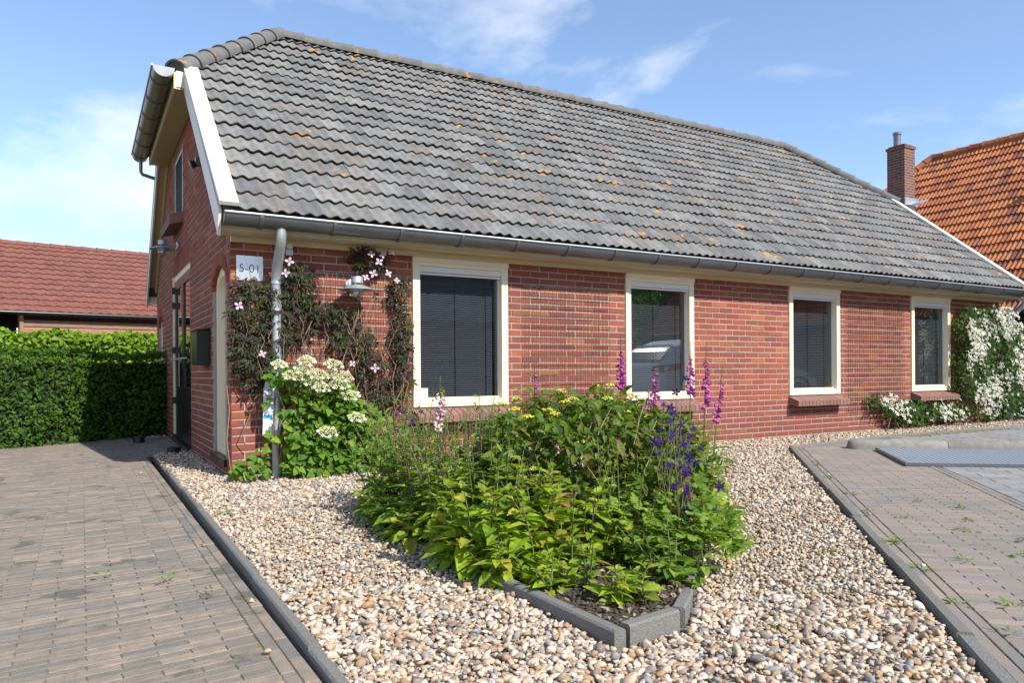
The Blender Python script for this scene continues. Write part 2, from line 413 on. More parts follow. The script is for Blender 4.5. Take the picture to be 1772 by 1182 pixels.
for r in range(100):
    s = -6.4 + r * BW; t = SW1 + 0.101 + (BL / 2 if r % 2 == 0 else BL)
    p = RP(s, SW1 + .101 + BL/4)
    if r % 2 and p[1] < -1.02: blocks.append((p[0], p[1], A2, BL/2 - .004, BW - .004, -0.0225))
    while t < 7.5:
        p = RP(s, t)
        if p[1] < -0.80 - (0.07 if p[0] > 8 else (8 - p[0]) * .09): blocks.append((p[0], p[1], A2 + R.uniform(-.006, .006), BL - .005, BW - .005, -0.0225 + R.uniform(-.0015, .001)))
        t += BL
lay(items, 'paver', m_paverR, paving_right, 300, 'paver_field')
lay(blocks, 'paving_block', m_block, paving_right, 120, 'block_field')

# kerbs
def kerb_run(root, p0, p1, w, ztop, zbot, seg=0.8, name='kerb_stone'):
    p0 = np.array(p0, float); p1 = np.array(p1, float); L = np.linalg.norm(p1 - p0); d = (p1 - p0) / L; nrm = np.array([-d[1], d[0]])
    k = max(1, round(L / seg)); g = 0.004
    for i in range(k):
        a = p0 + d * (L * i / k + g); b = p0 + d * (L * (i + 1) / k - g); dz = R.uniform(-.006, .005); dn = nrm * R.uniform(-.005, .005)
        c = 0.007; mb = MB()
        q = lambda p, s, z: (*(p + dn + nrm * s), z)
        prof = [(-w/2, zbot), (-w/2, ztop + dz - c), (-w/2 + c, ztop + dz), (w/2 - c, ztop + dz), (w/2, ztop + dz - c), (w/2, zbot)]
        V = [q(a, s, z) for s, z in prof] + [q(b, s, z) for s, z in prof]
        n = len(prof)
        mb.add(V, [tuple(range(n)), tuple(range(2*n-1, n-1, -1))] + [(i_, n + i_, n + (i_+1) % n, (i_+1) % n) for i_ in range(n)])
        mb.build(name, m_kerb, root)
kerbL = empty('driveway_kerb', (-0.445, 0, 0), kind='structure')
kerb_run(kerbL, (-0.385, 2.42), (-0.445, -6.9), 0.042, -0.022, -0.15, 0.92)
kerb_run(kerbL, (-0.36, 4.80), (0.0, 4.86), 0.04, -0.03, -0.15)
kerbR = empty('parking_kerb', (5.7, -0.97, 0), kind='structure')
kerb_run(kerbR, RP(0.0, 0.03), RP(9.0, 0.03), 0.052, 0.000, -0.15, 0.95)
kerb_run(kerbR, K0 + np.array([0.03, 0.0]), (7.95, -0.74), 0.05, 0.0, -0.15, 0.9)
kerb_run(kerbR, (7.96, -0.74), (13.6, -0.86), 0.05, 0.0, -0.15, 0.9)

# ------------------------------------------------------------------ house
HL, HW = 12.15, 6.9              # wall length, gable width
YR = HW / 2
TAN = math.tan(math.radians(39.5)); CA, SA = math.cos(math.radians(39.5)), math.sin(math.radians(39.5))
YE, ZE = -0.35, 2.155            # front eave reference of the roof plane
def zroof(y): return ZE + (y - YE) * TAN
ZR = zroof(YR)
XRL, XRR = 1.17, HL - 1.17       # ridge ends
ZH, XH = 3.98, -0.24             # hip eave height and overhang
YH = (ZH - ZE) / TAN + YE
house = empty('house', (0, 0, 0), 'long low red brick house with grey tiled half-hipped roof and cream windows', 'house')

WIN = [(1.627, 2.660), (4.188, 5.218), (6.909, 7.946), (9.628, 10.655)]
WZ0, WZ1 = 0.518, 1.936
CH, CJ, BP, BJ = 0.068, 0.0120, 0.2265, 0.0105

def clip_iv(a, b, holes):
    out = [(a, b)]
    for h0, h1 in holes:
        nx = []
        for p, q in out:
            if h1 <= p or h0 >= q: nx.append((p, q)); continue
            if h0 > p: nx.append((p, h0 - 0.006))
            if h1 < q: nx.append((h1 + 0.006, q))
        out = nx
    return out

def courses(u0f, u1f, z0, z1, openings):
    out = []; r = 0; z = z0
    while z + CH - CJ <= z1 + 0.02:
        zm = z + CH / 2
        u0, u1 = u0f(zm), u1f(zm)
        holes = [o(zm) for o in openings]; holes = [h for h in holes if h]
        u = math.floor(u0 / BP) * BP - (BP / 2 if r % 2 else 0)
        while u < u1:
            for a, b in clip_iv(max(u, u0), min(u + BP - BJ, u1), holes):
                if b - a > 0.03: out.append((a, b, z, min(z + CH - CJ, z1), r))
            u += BP
        r += 1; z += CH
    return out

def brick_box(L, H, D=0.05, c=0.003):
    """brick, front face at y=0 looking to -y, origin at lower left front"""
    j = lambda: R.uniform(-.0015, .0015)
    V = [(0,D,0),(L,D,0),(L,D,H),(0,D,H),(0,c,0),(L,c,0),(L,c,H),(0,c,H),(c+j(),j(),c+j()),(L-c+j(),j(),c+j()),(L-c+j(),j(),H-c+j()),(c+j(),j(),H-c+j())]
    F = [(0,1,5,4),(1,2,6,5),(2,3,7,6),(3,0,4,7),(4,5,9,8),(5,6,10,9),(6,7,11,10),(7,4,8,11),(8,9,10,11)]
    return np.array(V), np.array(F)

rect = lambda a, b, z0, z1: (lambda z: (a, b) if z0 < z < z1 else None)
# front wall
mb = MB(); xs = [0.006] + [v for w in WIN for v in w] + [HL]
for i in range(len(xs) - 1):
    if i % 2 == 0: mb.box((xs[i], 0.0045, -0.2), (xs[i+1], 0.30, 2.06))
    else: mb.box((xs[i], 0.0045, -0.2), (xs[i+1], 0.30, WZ0)); mb.box((xs[i], 0.0045, WZ1), (xs[i+1], 0.30, 2.06))
front_wall = mb.build('front_wall', m_mortar, house)
bl = courses(lambda z: 0.0, lambda z: HL, -0.075, 2.03, [rect(a, b, WZ0 - 0.02, WZ1 + 0.02) for a, b in WIN])
bl.sort(key=lambda q: (q[0] - CAMP[0])**2 + CAMP[1]**2 + (q[2] - CAMP[2])**2 + (100 if q[2] < -0.02 or q[2] > 1.93 or q[0] < 0.0 else 0))
full_me = []
for k in range(10):
    me = mesh_np('brick', *brick_box(BP - BJ, CH - CJ)); me.materials.append(m_brick); full_me.append(me)
Vs = []; Fs = []; n = 0
for i, (a, b, z0, z1, r) in enumerate(bl):
    y = R.uniform(-.0025, .002)
    if i < 300:
        if abs((b - a) - (BP - BJ)) < 1e-4: me = full_me[i % 10]
        else: me = mesh_np('brick', *brick_box(b - a, CH - CJ)); me.materials.append(m_brick)
        put('brick', me, None, front_wall, (a, y, z0))
    else:
        V, F = brick_box(b - a, z1 - z0); Vs.append(V + np.array([a, y, z0])); Fs.append(F + n); n += len(V)
put('brickwork', mesh_np('brickwork', np.concatenate(Vs), np.concatenate(Fs)), m_brick, front_wall)['kind'] = 'stuff'

# left gable wall (faces -X)
NA = (0.20, 0.98, 0.10, 1.62, 1.82); FA = (5.95, 6.58, 0.10, 1.58, 1.75)
DOOR = (2.62, 4.42, 2.14); UW = (3.28, 4.28, 2.86, 3.66)
def arch_hole(q):
    a, b, z0, zs, zt = q
    def f(z):
        if z < z0: return None
        if z < zs: return (a, b)
        if z < zt:
            k = math.sqrt(max(0, 1 - ((z - zs) / (zt - zs))**2)); c = (a + b) / 2; return (c - (b - a)/2*k, c + (b - a)/2*k)
        return None
    return f
def arch_poly(q, g=0.0, seg=10):
    a, b, z0, zs, zt = q; c = (a + b) / 2; P = [(a + g, z0 + g), (b - g, z0 + g)]
    for k in range(seg + 1):
        an = math.pi * k / seg; P.append((c + ((b - a)/2 - g) * math.cos(an), zs + (zt - zs - g) * math.sin(an)))
    return P
GT = 3.80
gy0 = lambda z: max(0.0, (z - zroof(0) + 0.10) / TAN)
gy1 = lambda z: HW - gy0(z)
gl = courses(gy0, gy1, -0.075, GT, [arch_hole(NA), arch_hole(FA), rect(DOOR[0], DOOR[1], -1, DOOR[2] + 0.22), rect(UW[0], UW[1], UW[2] - 0.10, UW[3] + 0.01)])
def slabX(mb, cells, x0=0.0045, x1=0.25):
    for a, b, z0, z1 in cells: mb.box((x0, a, z0), (x1, b, z1))
mb = MB()
slabX(mb, [(0.302, FA[0], -0.2, 0.10), (0.302, NA[0], 0.10, 1.85), (NA[1], DOOR[0], 0.10, 1.85), (DOOR[1], FA[0], -0.2, 1.85), (FA[1], HW, -0.2, 1.85), (FA[0], FA[1], -0.2, 0.10)][1:])
slabX(mb, [(0.302, DOOR[0], -0.2, 0.10), (FA[0], FA[1], 1.75, 1.85), (NA[0] + .102, NA[1], 1.82, 1.85), (0.302, DOOR[0], 1.85, 2.14), (DOOR[1], HW, 1.85, 2.14)])
z = 2.14
while z < GT:
    a, b = gy0(z) + 0.02, gy1(z) - 0.02; z2 = min(z + 0.08, GT)
    if UW[2] - .05 < z < UW[3] - 0.04: slabX(mb, [(a, UW[0], z, z2), (UW[1], b, z, z2)])
    else: slabX(mb, [(max(a, .302 if z < 2.3 else a), b, z, z2)])
    z = z2
gable = mb.build('gable_wall', m_mortar, house)
Vs = []; Fs = []; n = 0
def gb(a, b, z0, z1, xo=0.0, x_d=0.05):
    global n
    V, F = brick_box(b - a, z1 - z0, x_d); x = R.uniform(-.002, .002) + xo
    Vs.append(np.stack([V[:, 1] + x, b - V[:, 0], V[:, 2] + z0], 1)); Fs.append(F + n); n += len(V)
for a, b, z0, z1, r in gl: gb(a, b, z0, z1)
y = DOOR[0] - 0.10
while y < DOOR[1] + 0.08: gb(y, y + 0.056, 2.15, 2.15 + 0.2165, -0.001); y += 0.066       # soldier course over the door
put('brickwork', mesh_np('brickwork', np.concatenate(Vs), np.concatenate(Fs)), m_brick, gable)['kind'] = 'stuff'
for q in (NA, FA):   # arch voussoirs
    a, b, z0, zs, zt = q; c = (a + b) / 2; k = 11
    for i in range(k):
        t0, t1 = math.pi * (i + .08) / k, math.pi * (i + .92) / k; P = []
        for t, d in ((t0, 0.0), (t1, 0.0), (t1, 0.11), (t0, 0.11)): P.append((c + ((b-a)/2 + d)*math.cos(t), zs + (zt - zs + d)*math.sin(t)))
        MB().prism(P, 0, -0.006 + R.uniform(-.001, .001), 0.1).build('arch_brick', m_brick, gable)
# other walls (rear, right gable): plain brick-textured slabs out of view
mb = MB(); mb.box((0.30, HW - 0.3, -0.2), (HL, HW - .01, 2.06)); mb.box((HL - 0.3, 0.305, -0.2), (HL - .005, HW - 0.31, 2.06))
mb.prism([(0.5, 2.06), (HW - 0.5, 2.06), (HW - 2.1, 3.7), (2.1, 3.7)], 0, HL - 0.3, HL - 0.006)
mb.build('rear_wall', m_brick, house)

# roof decks (under the tiles)
hx = lambda y: (XH + (y - YH) / (YR - YH) * (XRL - XH))        # hip line x at front-plane y (left)
def deck_plane(x0f, side):
    pass
mb = MB(); T = 0.05
def slab(poly, T):
    P = np.array(poly, float); nrm = np.cross(P[1] - P[0], P[2] - P[0]); nrm /= np.linalg.norm(nrm)
    if nrm[2] < 0: nrm = -nrm
    Q = P - nrm * T; k = len(P)
    mb.add(np.concatenate([P, Q]), [tuple(range(k)), tuple(range(2*k-1, k-1, -1))] + [(i, k+i, k+(i+1) % k, (i+1) % k) for i in range(k)])
d = 0.03
for sgn in (0, 1):
    yy = (lambda y: y) if sgn == 0 else (lambda y: HW - y)
    slab([(-0.10, yy(YE), ZE - d), (HL + .10, yy(YE), ZE - d), (HL + .10, yy(YH), ZH - d), (XRR, yy(YR), ZR - d), (XRL, yy(YR), ZR - d), (-0.10, yy(YH), ZH - d)], T)
slab([(XH, YH, ZH - d), (XH, HW - YH, ZH - d), (XRL, YR, ZR - d)], T)
slab([(HL - XH, YH, ZH - d), (HL - XH, HW - YH, ZH - d), (XRR, YR, ZR - d)], T)
roof = mb.build('roof', m_ridge, house)

# tiles
TW, TG, WV = HL / 54.0, 0.283, HL / 108.0
SLOPE = (YR - YE) / CA
def wave(x): return 0.0125 * math.cos(2 * math.pi * (x / WV)) + 0.003 * ((x / TW) % 1.0)
def tile_mesh(xw0, s0, lo=None, hi=None, ln=0.325, seg=14, jit=0.0):
    """front roof tile; vertices relative to (xw0, eave) in x / slope / normal, converted to world offsets"""
    V = []; F = []
    for si in (0.0, ln):
        for i in range(seg + 1):
            x = xw0 + TW * i / seg * 1.004; s = s0 + si
            y = YE + s * CA
            if lo is not None: x = max(x, lo(y))
            if hi is not None: x = min(x, hi(y))
            w = wave(min(x, xw0 + TW - 1e-5) if lo is None and hi is None else x)
            nn = w + 0.022 - 0.023 * si / TG + jit * (1 - si / ln)
            V.append((x, YE + s * CA - nn * SA, ZE + s * SA + nn * CA))
    k = seg + 1
    base = len(V)
    for i in range(k):     # front edge, own vertices
        V.append(V[i])
    for i in range(k):
        x, y, z = V[i]; t = 0.011; V.append((x, y + t * SA + 0.002, z - t * CA))
    for i in range(seg): F.append((i, i + 1, k + i + 1, k + i))
    nt_ = len(F)
    for i in range(seg): F.append((base + k + i, base + k + i + 1, base + i + 1, base + i))
    # side edge
    sv = len(V); V += [V[seg], V[2*k - 1], (V[2*k-1][0], V[2*k-1][1] + .013, V[2*k-1][2] - .016), (V[seg][0], V[seg][1] + .013, V[seg][2] - .016)]
    F.append((sv, sv + 3, sv + 2, sv + 1))
    return np.array(V), np.array(F), nt_
def tile_obj(V, F, ntop, name, mats=(None, None)):
    me = mesh_np(name, V, F)
    me.materials.append(mats[0]); me.materials.append(mats[1])
    mi = np.zeros(len(F), np.int32); mi[ntop:] = 1; sm = np.zeros(len(F), bool); sm[:ntop] = True
    me.polygons.foreach_set('material_index', mi); me.polygons.foreach_set('use_smooth', sm)
    return me
hipL = lambda y: hx(y) if y > YH else -9.0
hipR = lambda y: HL - hx(y) if y > YH else 99.0
cells = []
rows = int(SLOPE / TG) + 1
for r in range(rows):
    s0 = r * TG - 0.02
    if s0 + 0.12 > SLOPE: continue
    ln = min(0.325, SLOPE - s0 - 0.01)
    ya, yb = YE + s0 * CA, YE + (s0 + ln) * CA
    for c_ in range(54):
        x0 = c_ * TW
        if x0 + TW < hipL(ya) + .03 or x0 > hipR(ya) - .03: continue
        cut = x0 < hipL(yb) or x0 + TW > hipR(yb)
        d2 = (x0 + TW/2 - CAMP[0])**2 + ((ya+yb)/2 - CAMP[1])**2 + (ZE + s0*SA - CAMP[2])**2
        cells.append((d2, r, c_, x0, s0, ln, cut))
cells.sort()
tm = []
for k in range(6):
    V, F, nt_ = tile_mesh(0.0, 0.0, jit=R.uniform(0, .006)); tm.append(tile_obj(V - np.array([0, YE, ZE]), F, nt_, 'roof_tile', (m_tile, m_tile_end)))
Vs = []; Fs = []; MI = []; n = 0
for i, (d2, r, c_, x0, s0, ln, cut) in enumerate(cells):
    if i < 300 and not cut and ln > 0.32:
        put('roof_tile', tm[R.randrange(6)], None, roof, (x0, YE + s0*CA + R.uniform(-.004, .004), ZE + s0*SA + R.uniform(-.003, .003)), (R.uniform(-.014, .012), R.uniform(-.010, .010), R.uniform(-.012, .012)))
    else:
        V, F, nt_ = tile_mesh(x0, s0 + R.uniform(-.009, .009), hipL if cut else None, hipR if cut else None, ln, 14 if d2 < 90 else 12, R.uniform(0, .011))
        if i < 300:
            me = tile_obj(V, F, nt_, 'roof_tile', (m_tile, m_tile_end)); put('roof_tile', me, None, roof)
        else:
            Vs.append(V); Fs.append(F + n); a = np.zeros(len(F), np.int32); a[nt_:] = 1; MI.append(a); n += len(V)
me = mesh_np('tile_field', np.concatenate(Vs), np.concatenate(Fs)); me.materials.append(m_tile); me.materials.append(m_tile_end)
MI = np.concatenate(MI); me.polygons.foreach_set('material_index', MI); me.polygons.foreach_set('use_smooth', MI == 0)
put('tile_field', me, None, roof)['kind'] = 'stuff'

# ridge and hip caps
def cap_mesh(L, r0=0.105, r1=0.118):
    V = []; F = []; seg = 10
    prof = [(0.0, r1 + .012), (0.035, r1 + .012), (0.05, r1), (L + 0.04, r0)]
    for j, (x, r) in enumerate(prof):
        for k in range(seg + 1):
            an = math.radians(-18 + 216 * k / seg); V.append((x, r * math.cos(an), r * math.sin(an) * 0.85))
    for j in range(len(prof) - 1):
        for k in range(seg): F.append((j*(seg+1)+k, j*(seg+1)+k+1, (j+1)*(seg+1)+k+1, (j+1)*(seg+1)+k))
    b = len(V)
    for k in range(seg + 1):
        an = math.radians(-18 + 216 * k / seg); r = r1 - .012; V.append((0.0, r * math.cos(an), r * math.sin(an) * 0.85))
    for k in range(seg): F.append((b + k, b + k + 1, k + 1, k))
    me = mesh_np('ridge_cap', V, np.array(F), True); me.materials.append(m_ridge)
    try: me.set_sharp_from_angle(angle=math.radians(45))
    except Exception: pass
    return me
def caps(p0, p1, n, r=1.0, cover=True):
    p0, p1 = Vector(p0), Vector(p1); d = p1 - p0; L = d.length; d.normalize()
    me = cap_mesh(L / n); side = Vector((0, 0, 1)).cross(d).normalized(); upv = d.cross(side)
    for i in range(n):
        M4 = Matrix((d, side, upv)).transposed()
        eu = M4.to_euler(); p = p0 + d * (L * i / n)
        put('ridge_cap', me, None, roof, tuple(p), (eu.x + R.uniform(-.015, .015), eu.y + R.uniform(-.015, .015), eu.z + R.uniform(-.01, .01)), (1, r, r))
    return me
lift = 0.005
caps((XH + 0.03, YH + .03, ZH + 0.03), (XRL + .02, YR, ZR + lift + .03), 8)
caps((XRR, YR, ZR + lift), (XRL - 0.0, YR, ZR + lift), 29)
hd_ = (Vector((XRL, YR, ZR)) - Vector((XH, YH, ZH))).normalized()
for px_, sg_ in ((XH + .03, 1), (HL - XH - .03, -1)):
    MB().lathe([(0.0, .018), (.07, .016), (.112, .010), (.115, .03)], (px_, YH + .03, ZH + .03), (hd_.x * sg_, hd_.y, hd_.z), 18).build('cap_plug', m_ridge, roof)
caps((HL - XH - 0.03, YH + .03, ZH + 0.03), (XRR - .02, YR, ZR + lift + .03), 8)
caps((XH + 0.03, HW - YH - .03, ZH + 0.03), (XRL, YR, ZR + lift), 8)
caps((HL - XH - 0.03, HW - YH - .03, ZH + 0.03), (XRR, YR, ZR + lift), 8)
# hip end tiles (left/right/rear) coarse courses of real steps
mb = MB()
for sgn in (0, 1):
    nrow = 7
    for r in range(nrow):
        t0, t1 = r / nrow, (r + 1) / nrow
        def PT(t, w, lift_):
            x = XH + t * (XRL - XH); z_ = ZH + t * (ZR - ZH); y0, y1 = YH + t * (YR - YH), HW - YH - t * (YR - YH)
            p = [x, y0 + (y1 - y0) * w, z_ + lift_]
            if sgn: p[0] = HL - p[0]
            return p
        mb.add([PT(t0, 0, .02), PT(t0, 1, .02), PT(t1, 1, .005), PT(t1, 0, .005), PT(t0, 0, 0), PT(t0, 1, 0)], [(0, 1, 2, 3), (4, 5, 1, 0)])
for r in range(rows - 1):
    s0, s1 = r * TG, (r + 1) * TG
    def PB(x, s, l_): return (x, HW - (YE + s * CA), ZE + s * SA + l_)
    y0 = YE + s0 * CA; a = max(0.0, hx(y0)) if y0 > YH else 0.0
    mb.add([PB(a, s0, .035), PB(HL - a, s0, .035), PB(HL - a, s1, .01), PB(a, s1, .01), PB(a, s0, .01), PB(HL - a, s0, .01)], [(0, 1, 2, 3), (4, 5, 1, 0)])
mb.build('rear_tiles', m_tile, roof)

# verge boards
def verge(xo, xi, yy, name):
    """cap board in the roof plane, barge board under its outer edge, soffit to the wall"""
    s = 1 if xi > xo else -1
    y0, y1 = -0.36, YH + 0.06
    def Q(x, y, dn): return (x, yy(y - dn * SA), zroof(y) + dn * CA)
    mb = MB()
    mb.hexa([Q(xo, y0, .03), Q(xi, y0, .03), Q(xi, y1, .03), Q(xo, y1, .03), Q(xo, y0, .062), Q(xi, y0, .062), Q(xi, y1, .062), Q(xo, y1, .062)])
    vb = mb.build('verge_cap', m_white, house)
    mb = MB(); x2 = xo + s * 0.024
    P = [(y0 + 0.035, zroof(y0) - .0), (y1 - .02, zroof(y1) + .025), (y1 + 0.02, zroof(y1) - 0.17), (0.02, zroof(0.02) - 0.26), (y0 + .10, zroof(y0) - 0.20)]
    mb.prism([(yy(a), b) for a, b in P], 0, xo + s * 0.003, x2)
    mb.build('barge_board', m_white, house)
    mb = MB()
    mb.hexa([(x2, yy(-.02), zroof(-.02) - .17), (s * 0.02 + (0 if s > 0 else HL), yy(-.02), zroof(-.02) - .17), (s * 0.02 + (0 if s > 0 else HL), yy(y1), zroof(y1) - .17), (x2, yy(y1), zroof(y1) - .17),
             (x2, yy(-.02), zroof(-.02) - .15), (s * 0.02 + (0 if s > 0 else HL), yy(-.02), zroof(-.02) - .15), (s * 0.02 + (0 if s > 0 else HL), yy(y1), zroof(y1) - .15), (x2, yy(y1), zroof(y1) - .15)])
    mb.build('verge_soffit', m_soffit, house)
    mb = MB()       # trim along the wall
    xw0, xw1 = (-0.028, -0.002) if s > 0 else (HL + .002, HL + .028)
    mb.hexa([(xw0, yy(.0), zroof(0) - .26), (xw1, yy(.0), zroof(0) - .26), (xw1, yy(y1), zroof(y1) - .26), (xw0, yy(y1), zroof(y1) - .26),
             (xw0, yy(.0), zroof(0) - .172), (xw1, yy(.0), zroof(0) - .172), (xw1, yy(y1), zroof(y1) - .172), (xw0, yy(y1), zroof(y1) - .172)])
    mb.build('verge_trim', m_beige, house)
verge(-0.140, 0.004, lambda y: y, 'l'); verge(-0.140, 0.004, lambda y: HW - y, 'lr')
verge(HL + .140, HL - 0.004, lambda y: y, 'r'); verge(HL + .140, HL - 0.004, lambda y: HW - y, 'rr')
# hip eaves: soffit, fascia, gutter
def half_gutter(a, b, r, nrm, name, nbr, seg=12):
    """half round gutter from a to b (rim points on the house side), nrm horizontal unit outward"""
    a, b, nrm = Vector(a), Vector(b), Vector(nrm); d = (b - a).normalized(); mb = MB()
    ring = lambda p, rr: [p + nrm * (r - rr * math.cos(math.pi * k / seg)) + Vector((0, 0, -rr * math.sin(math.pi * k / seg))) for k in range(seg + 1)]
    for (rr, flip) in ((r, 0), (r - .003, 1)):
        A_, B_ = ring(a, rr), ring(b, rr); k = seg + 1
        mb.add(A_ + B_, [(i, i + 1, k + i + 1, k + i) if flip else (i + 1, i, k + i, k + i + 1) for i in range(seg)])
    for p in (a + d * 0.001, b - d * 0.001): mb.add(ring(p, r), [tuple(range(seg + 1))])
    g = mb.build('gutter', m_zinc, house, True)
    MB().tube([a + nrm * (2*r + .004), b + nrm * (2*r + .004)], 0.0095, 8).build('gutter_rim', m_galv, g, True)
    L = (b - a).length
    for i in range(nbr):
        p = a + d * (0.28 + (L - 0.5) * i / max(1, nbr - 1)); mb = MB(); w = d * 0.015
        A_, B_ = ring(p - w, r + .010), ring(p + w, r + .010); k = seg + 1
        C_, D_ = ring(p - w, r - .001), ring(p + w, r - .001)
        mb.add(A_ + B_ + C_ + D_, [(i_ + 1, i_, k + i_, k + i_ + 1) for i_ in range(seg)] + [(i_, i_+1, 2*k+i_+1, 2*k+i_) for i_ in range(seg)] + [(k+i_+1, k+i_, 3*k+i_, 3*k+i_+1) for i_ in range(seg)])
        mb.build('gutter_bracket', m_zinc, g)
    return g
for sgn, X in ((1, lambda x: x), (-1, lambda x: HL - x)):
    bx = lambda a, b: MB().box((min(X(a[0]), X(b[0])), a[1], a[2]), (max(X(a[0]), X(b[0])), b[1], b[2]))
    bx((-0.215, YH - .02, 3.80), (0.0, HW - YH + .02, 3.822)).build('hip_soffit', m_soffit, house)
    bx((-0.215, YH - .028, 3.823), (-0.02, YH - .006, 3.985)).build('hip_cheek', m_white, house); bx((-0.215, HW - YH + .006, 3.823), (-0.02, HW - YH + .028, 3.985)).build('hip_cheek', m_white, house)
    bx((-0.238, YH - .04, 3.795), (-0.2155, HW - YH + .04, 3.965)).build('hip_fascia', m_beige, house)
    half_gutter((X(-0.240), YH - 0.17, 3.955), (X(-0.240), HW - YH + 0.17, 3.955), 0.102, (-sgn, 0, 0), 'hip', 6)
MB().tube([(-0.34, HW - YH + .05, 3.87), (-0.34, HW - YH + .05, 3.70), (-0.32, HW - YH + .05, 3.66), (-0.16, HW - YH + .05, 3.62)], 0.024, 8).build('gutter_outlet', m_zinc, house, True)
# front eaves: fascia, soffit boards and gutter
MB().box((-0.115, -0.225, 2.005), (HL + .115, -0.203, 2.13)).build('fascia', m_cream, house)
MB().box((-0.115, -0.224, 1.993), (HL + .115, -0.03, 2.004)).build('eave_soffit', m_beige, house)
MB().box((0.0, -0.055, 1.945), (HL, -0.004, 1.992)).build('eave_trim', m_beige, house)
MB().box((-.115, HW + 0.203, 2.005), (HL + .115, HW + 0.225, 2.13)).build('fascia', m_cream, house)
gut = half_gutter((-0.105, -0.226, 2.115), (HL + .14, -0.226, 2.115), 0.092, (0, -1, 0), 'front', 21)
half_gutter((HL + .10, HW + 0.235, 2.115), (-0.10, HW + 0.235, 2.115), 0.076, (0, 1, 0), 'rear', 21)
# downpipes
def downpipe(x):
    mb = MB()
    path = [(x, -0.315, 2.05), (x, -0.315, 1.975), (x, -0.303, 1.935), (x + .003, -0.265, 1.89), (x + .006, -0.16, 1.78), (x + .008, -0.095, 1.69), (x + .008, -0.078, 1.62), (x + .008, -0.078, 1.2), (x + .008, -0.078, -0.06)]
    mb.tube(path, 0.0415, 16); p = mb.build('downpipe', m_galv, house, True)
    for zz in (1.615, 1.42, 1.39, 0.55): MB().lathe([(0.0415, -.014), (0.0475, -.012), (0.0475, .012), (0.0415, .014)], (x + .008, -0.078, zz), seg=16).build('pipe_collar', m_galv, p, True)
    return p
downpipe(0.345); downpipe(12.33)

# windows
def window(x0, x1, sign=False, shrub=False):
    w = empty('window', ((x0 + x1)/2, 0, WZ0)); w.parent = house
    J, F0, F1 = 0.072, -0.016, 0.075
    fr = MB()
    fr.box((x0, F0, WZ0), (x0 + J, F1, WZ1)); fr.box((x1 - J, F0, WZ0), (x1, F1, WZ1))
    fr.box((x0 + J, F0 + .0015, WZ1 - J), (x1 - J, F1, WZ1)); fr.box((x0 + J, F0 + .0015, WZ0), (x1 - J, F1, WZ0 + 0.065))
    fr.build('frame', m_cream, w)
    MB().box((x0 - .004, F0 - .012, WZ1 - 0.036), (x1 + .004, F0 - .0005, WZ1 + .012)).build('head_board', m_cream, w)
    MB().box((x0 + J, 0.028, WZ0 + .066), (x1 - J, 0.060, WZ0 + 0.088)).build('sash', m_cream, w)
    mb = MB(); mb.box((x1 - J - .012, 0.03, WZ0 + .09), (x1 - J - .001, 0.066, WZ1 - J)); mb.box((x0 + J + .001, 0.03, WZ0 + .09), (x0 + J + .012, 0.066, WZ1 - J)); mb.build('guide_rail', m_alu, w)
    mb = MB(); mb.box((x0 + J + .002, -0.004, WZ1 - J - .056), (x1 - J - .002, 0.058, WZ1 - J - .002)); sb = mb.build('shutter_box', m_alu, w)
    MB().box((x0 + J + .004, 0.003, WZ1 - J - .080), (x1 - J - .004, 0.03, WZ1 - J - .062)).build('shutter_bar', m_alu, sb)
    gx0, gx1, gz0, gz1 = x0 + J + .0005, x1 - J - .0005, WZ0 + .07, WZ1 - J - .01
    put('pane', mesh_np('pane', np.array([(gx0, .062, gz0), (gx1, .062, gz0), (gx1, .062, gz1), (gx0, .062, gz1)]) - org(w), np.array([[0, 1, 2, 3]])), m_glass, w)
    mb = MB(); z = gz0 + .01; bx1 = gx1 - 0.05
    while z < gz1:
        mb.add([(gx0 + .01, .098, z - .009), (bx1, .098, z - .009), (bx1, .112, z + .009), (gx0 + .01, .112, z + .009)], [(0, 1, 2, 3)]); z += 0.0215
    mb.build('blind_slats', m_blind, w)
    mb = MB()
    for t in (0.47, 0.86): xx = gx0 + (gx1 - gx0) * t; mb.box((xx - .003, .094, gz0), (xx + .003, .0965, gz1))
    mb.build('blind_ladder', m_black, w)
    mb = MB(); mb.box((x0 + .001, .30, WZ0), (x1 - .001, .31, WZ1)); mb.build('dark_interior', m_dark, w)  # black sheet standing in for the darkness of the room
    k = 15; lw = (x1 - x0 + 0.02) / k
    for i in range(k):
        a = x0 - .01 + i * lw + .004; b = a + lw - .009; dz = R.uniform(-.002, .002)
        P = [(-0.155, 0.378), (0.04, 0.412), (0.04, 0.512), (0.03, 0.514), (-0.158, 0.442)]
        MB().prism([(p, q + dz) for p, q in P], 0, a, b).build('sill_brick', m_sillb, w)
    MB().prism([(-0.145, 0.375), (0.04, 0.410), (0.04, 0.506), (0.03, 0.508), (-0.15, 0.436)], 0, x0 - .005, x1 + .005).build('sill_mortar', m_mortar, w)
    if sign:
        MB().box((gx0 + .004, .0555, gz0 + .02), (gx0 + .105, .0575, gz0 + .108)).build('notice_card', m_white, w)
    return w
for i, (a, b) in enumerate(WIN): window(a, b, i == 0)

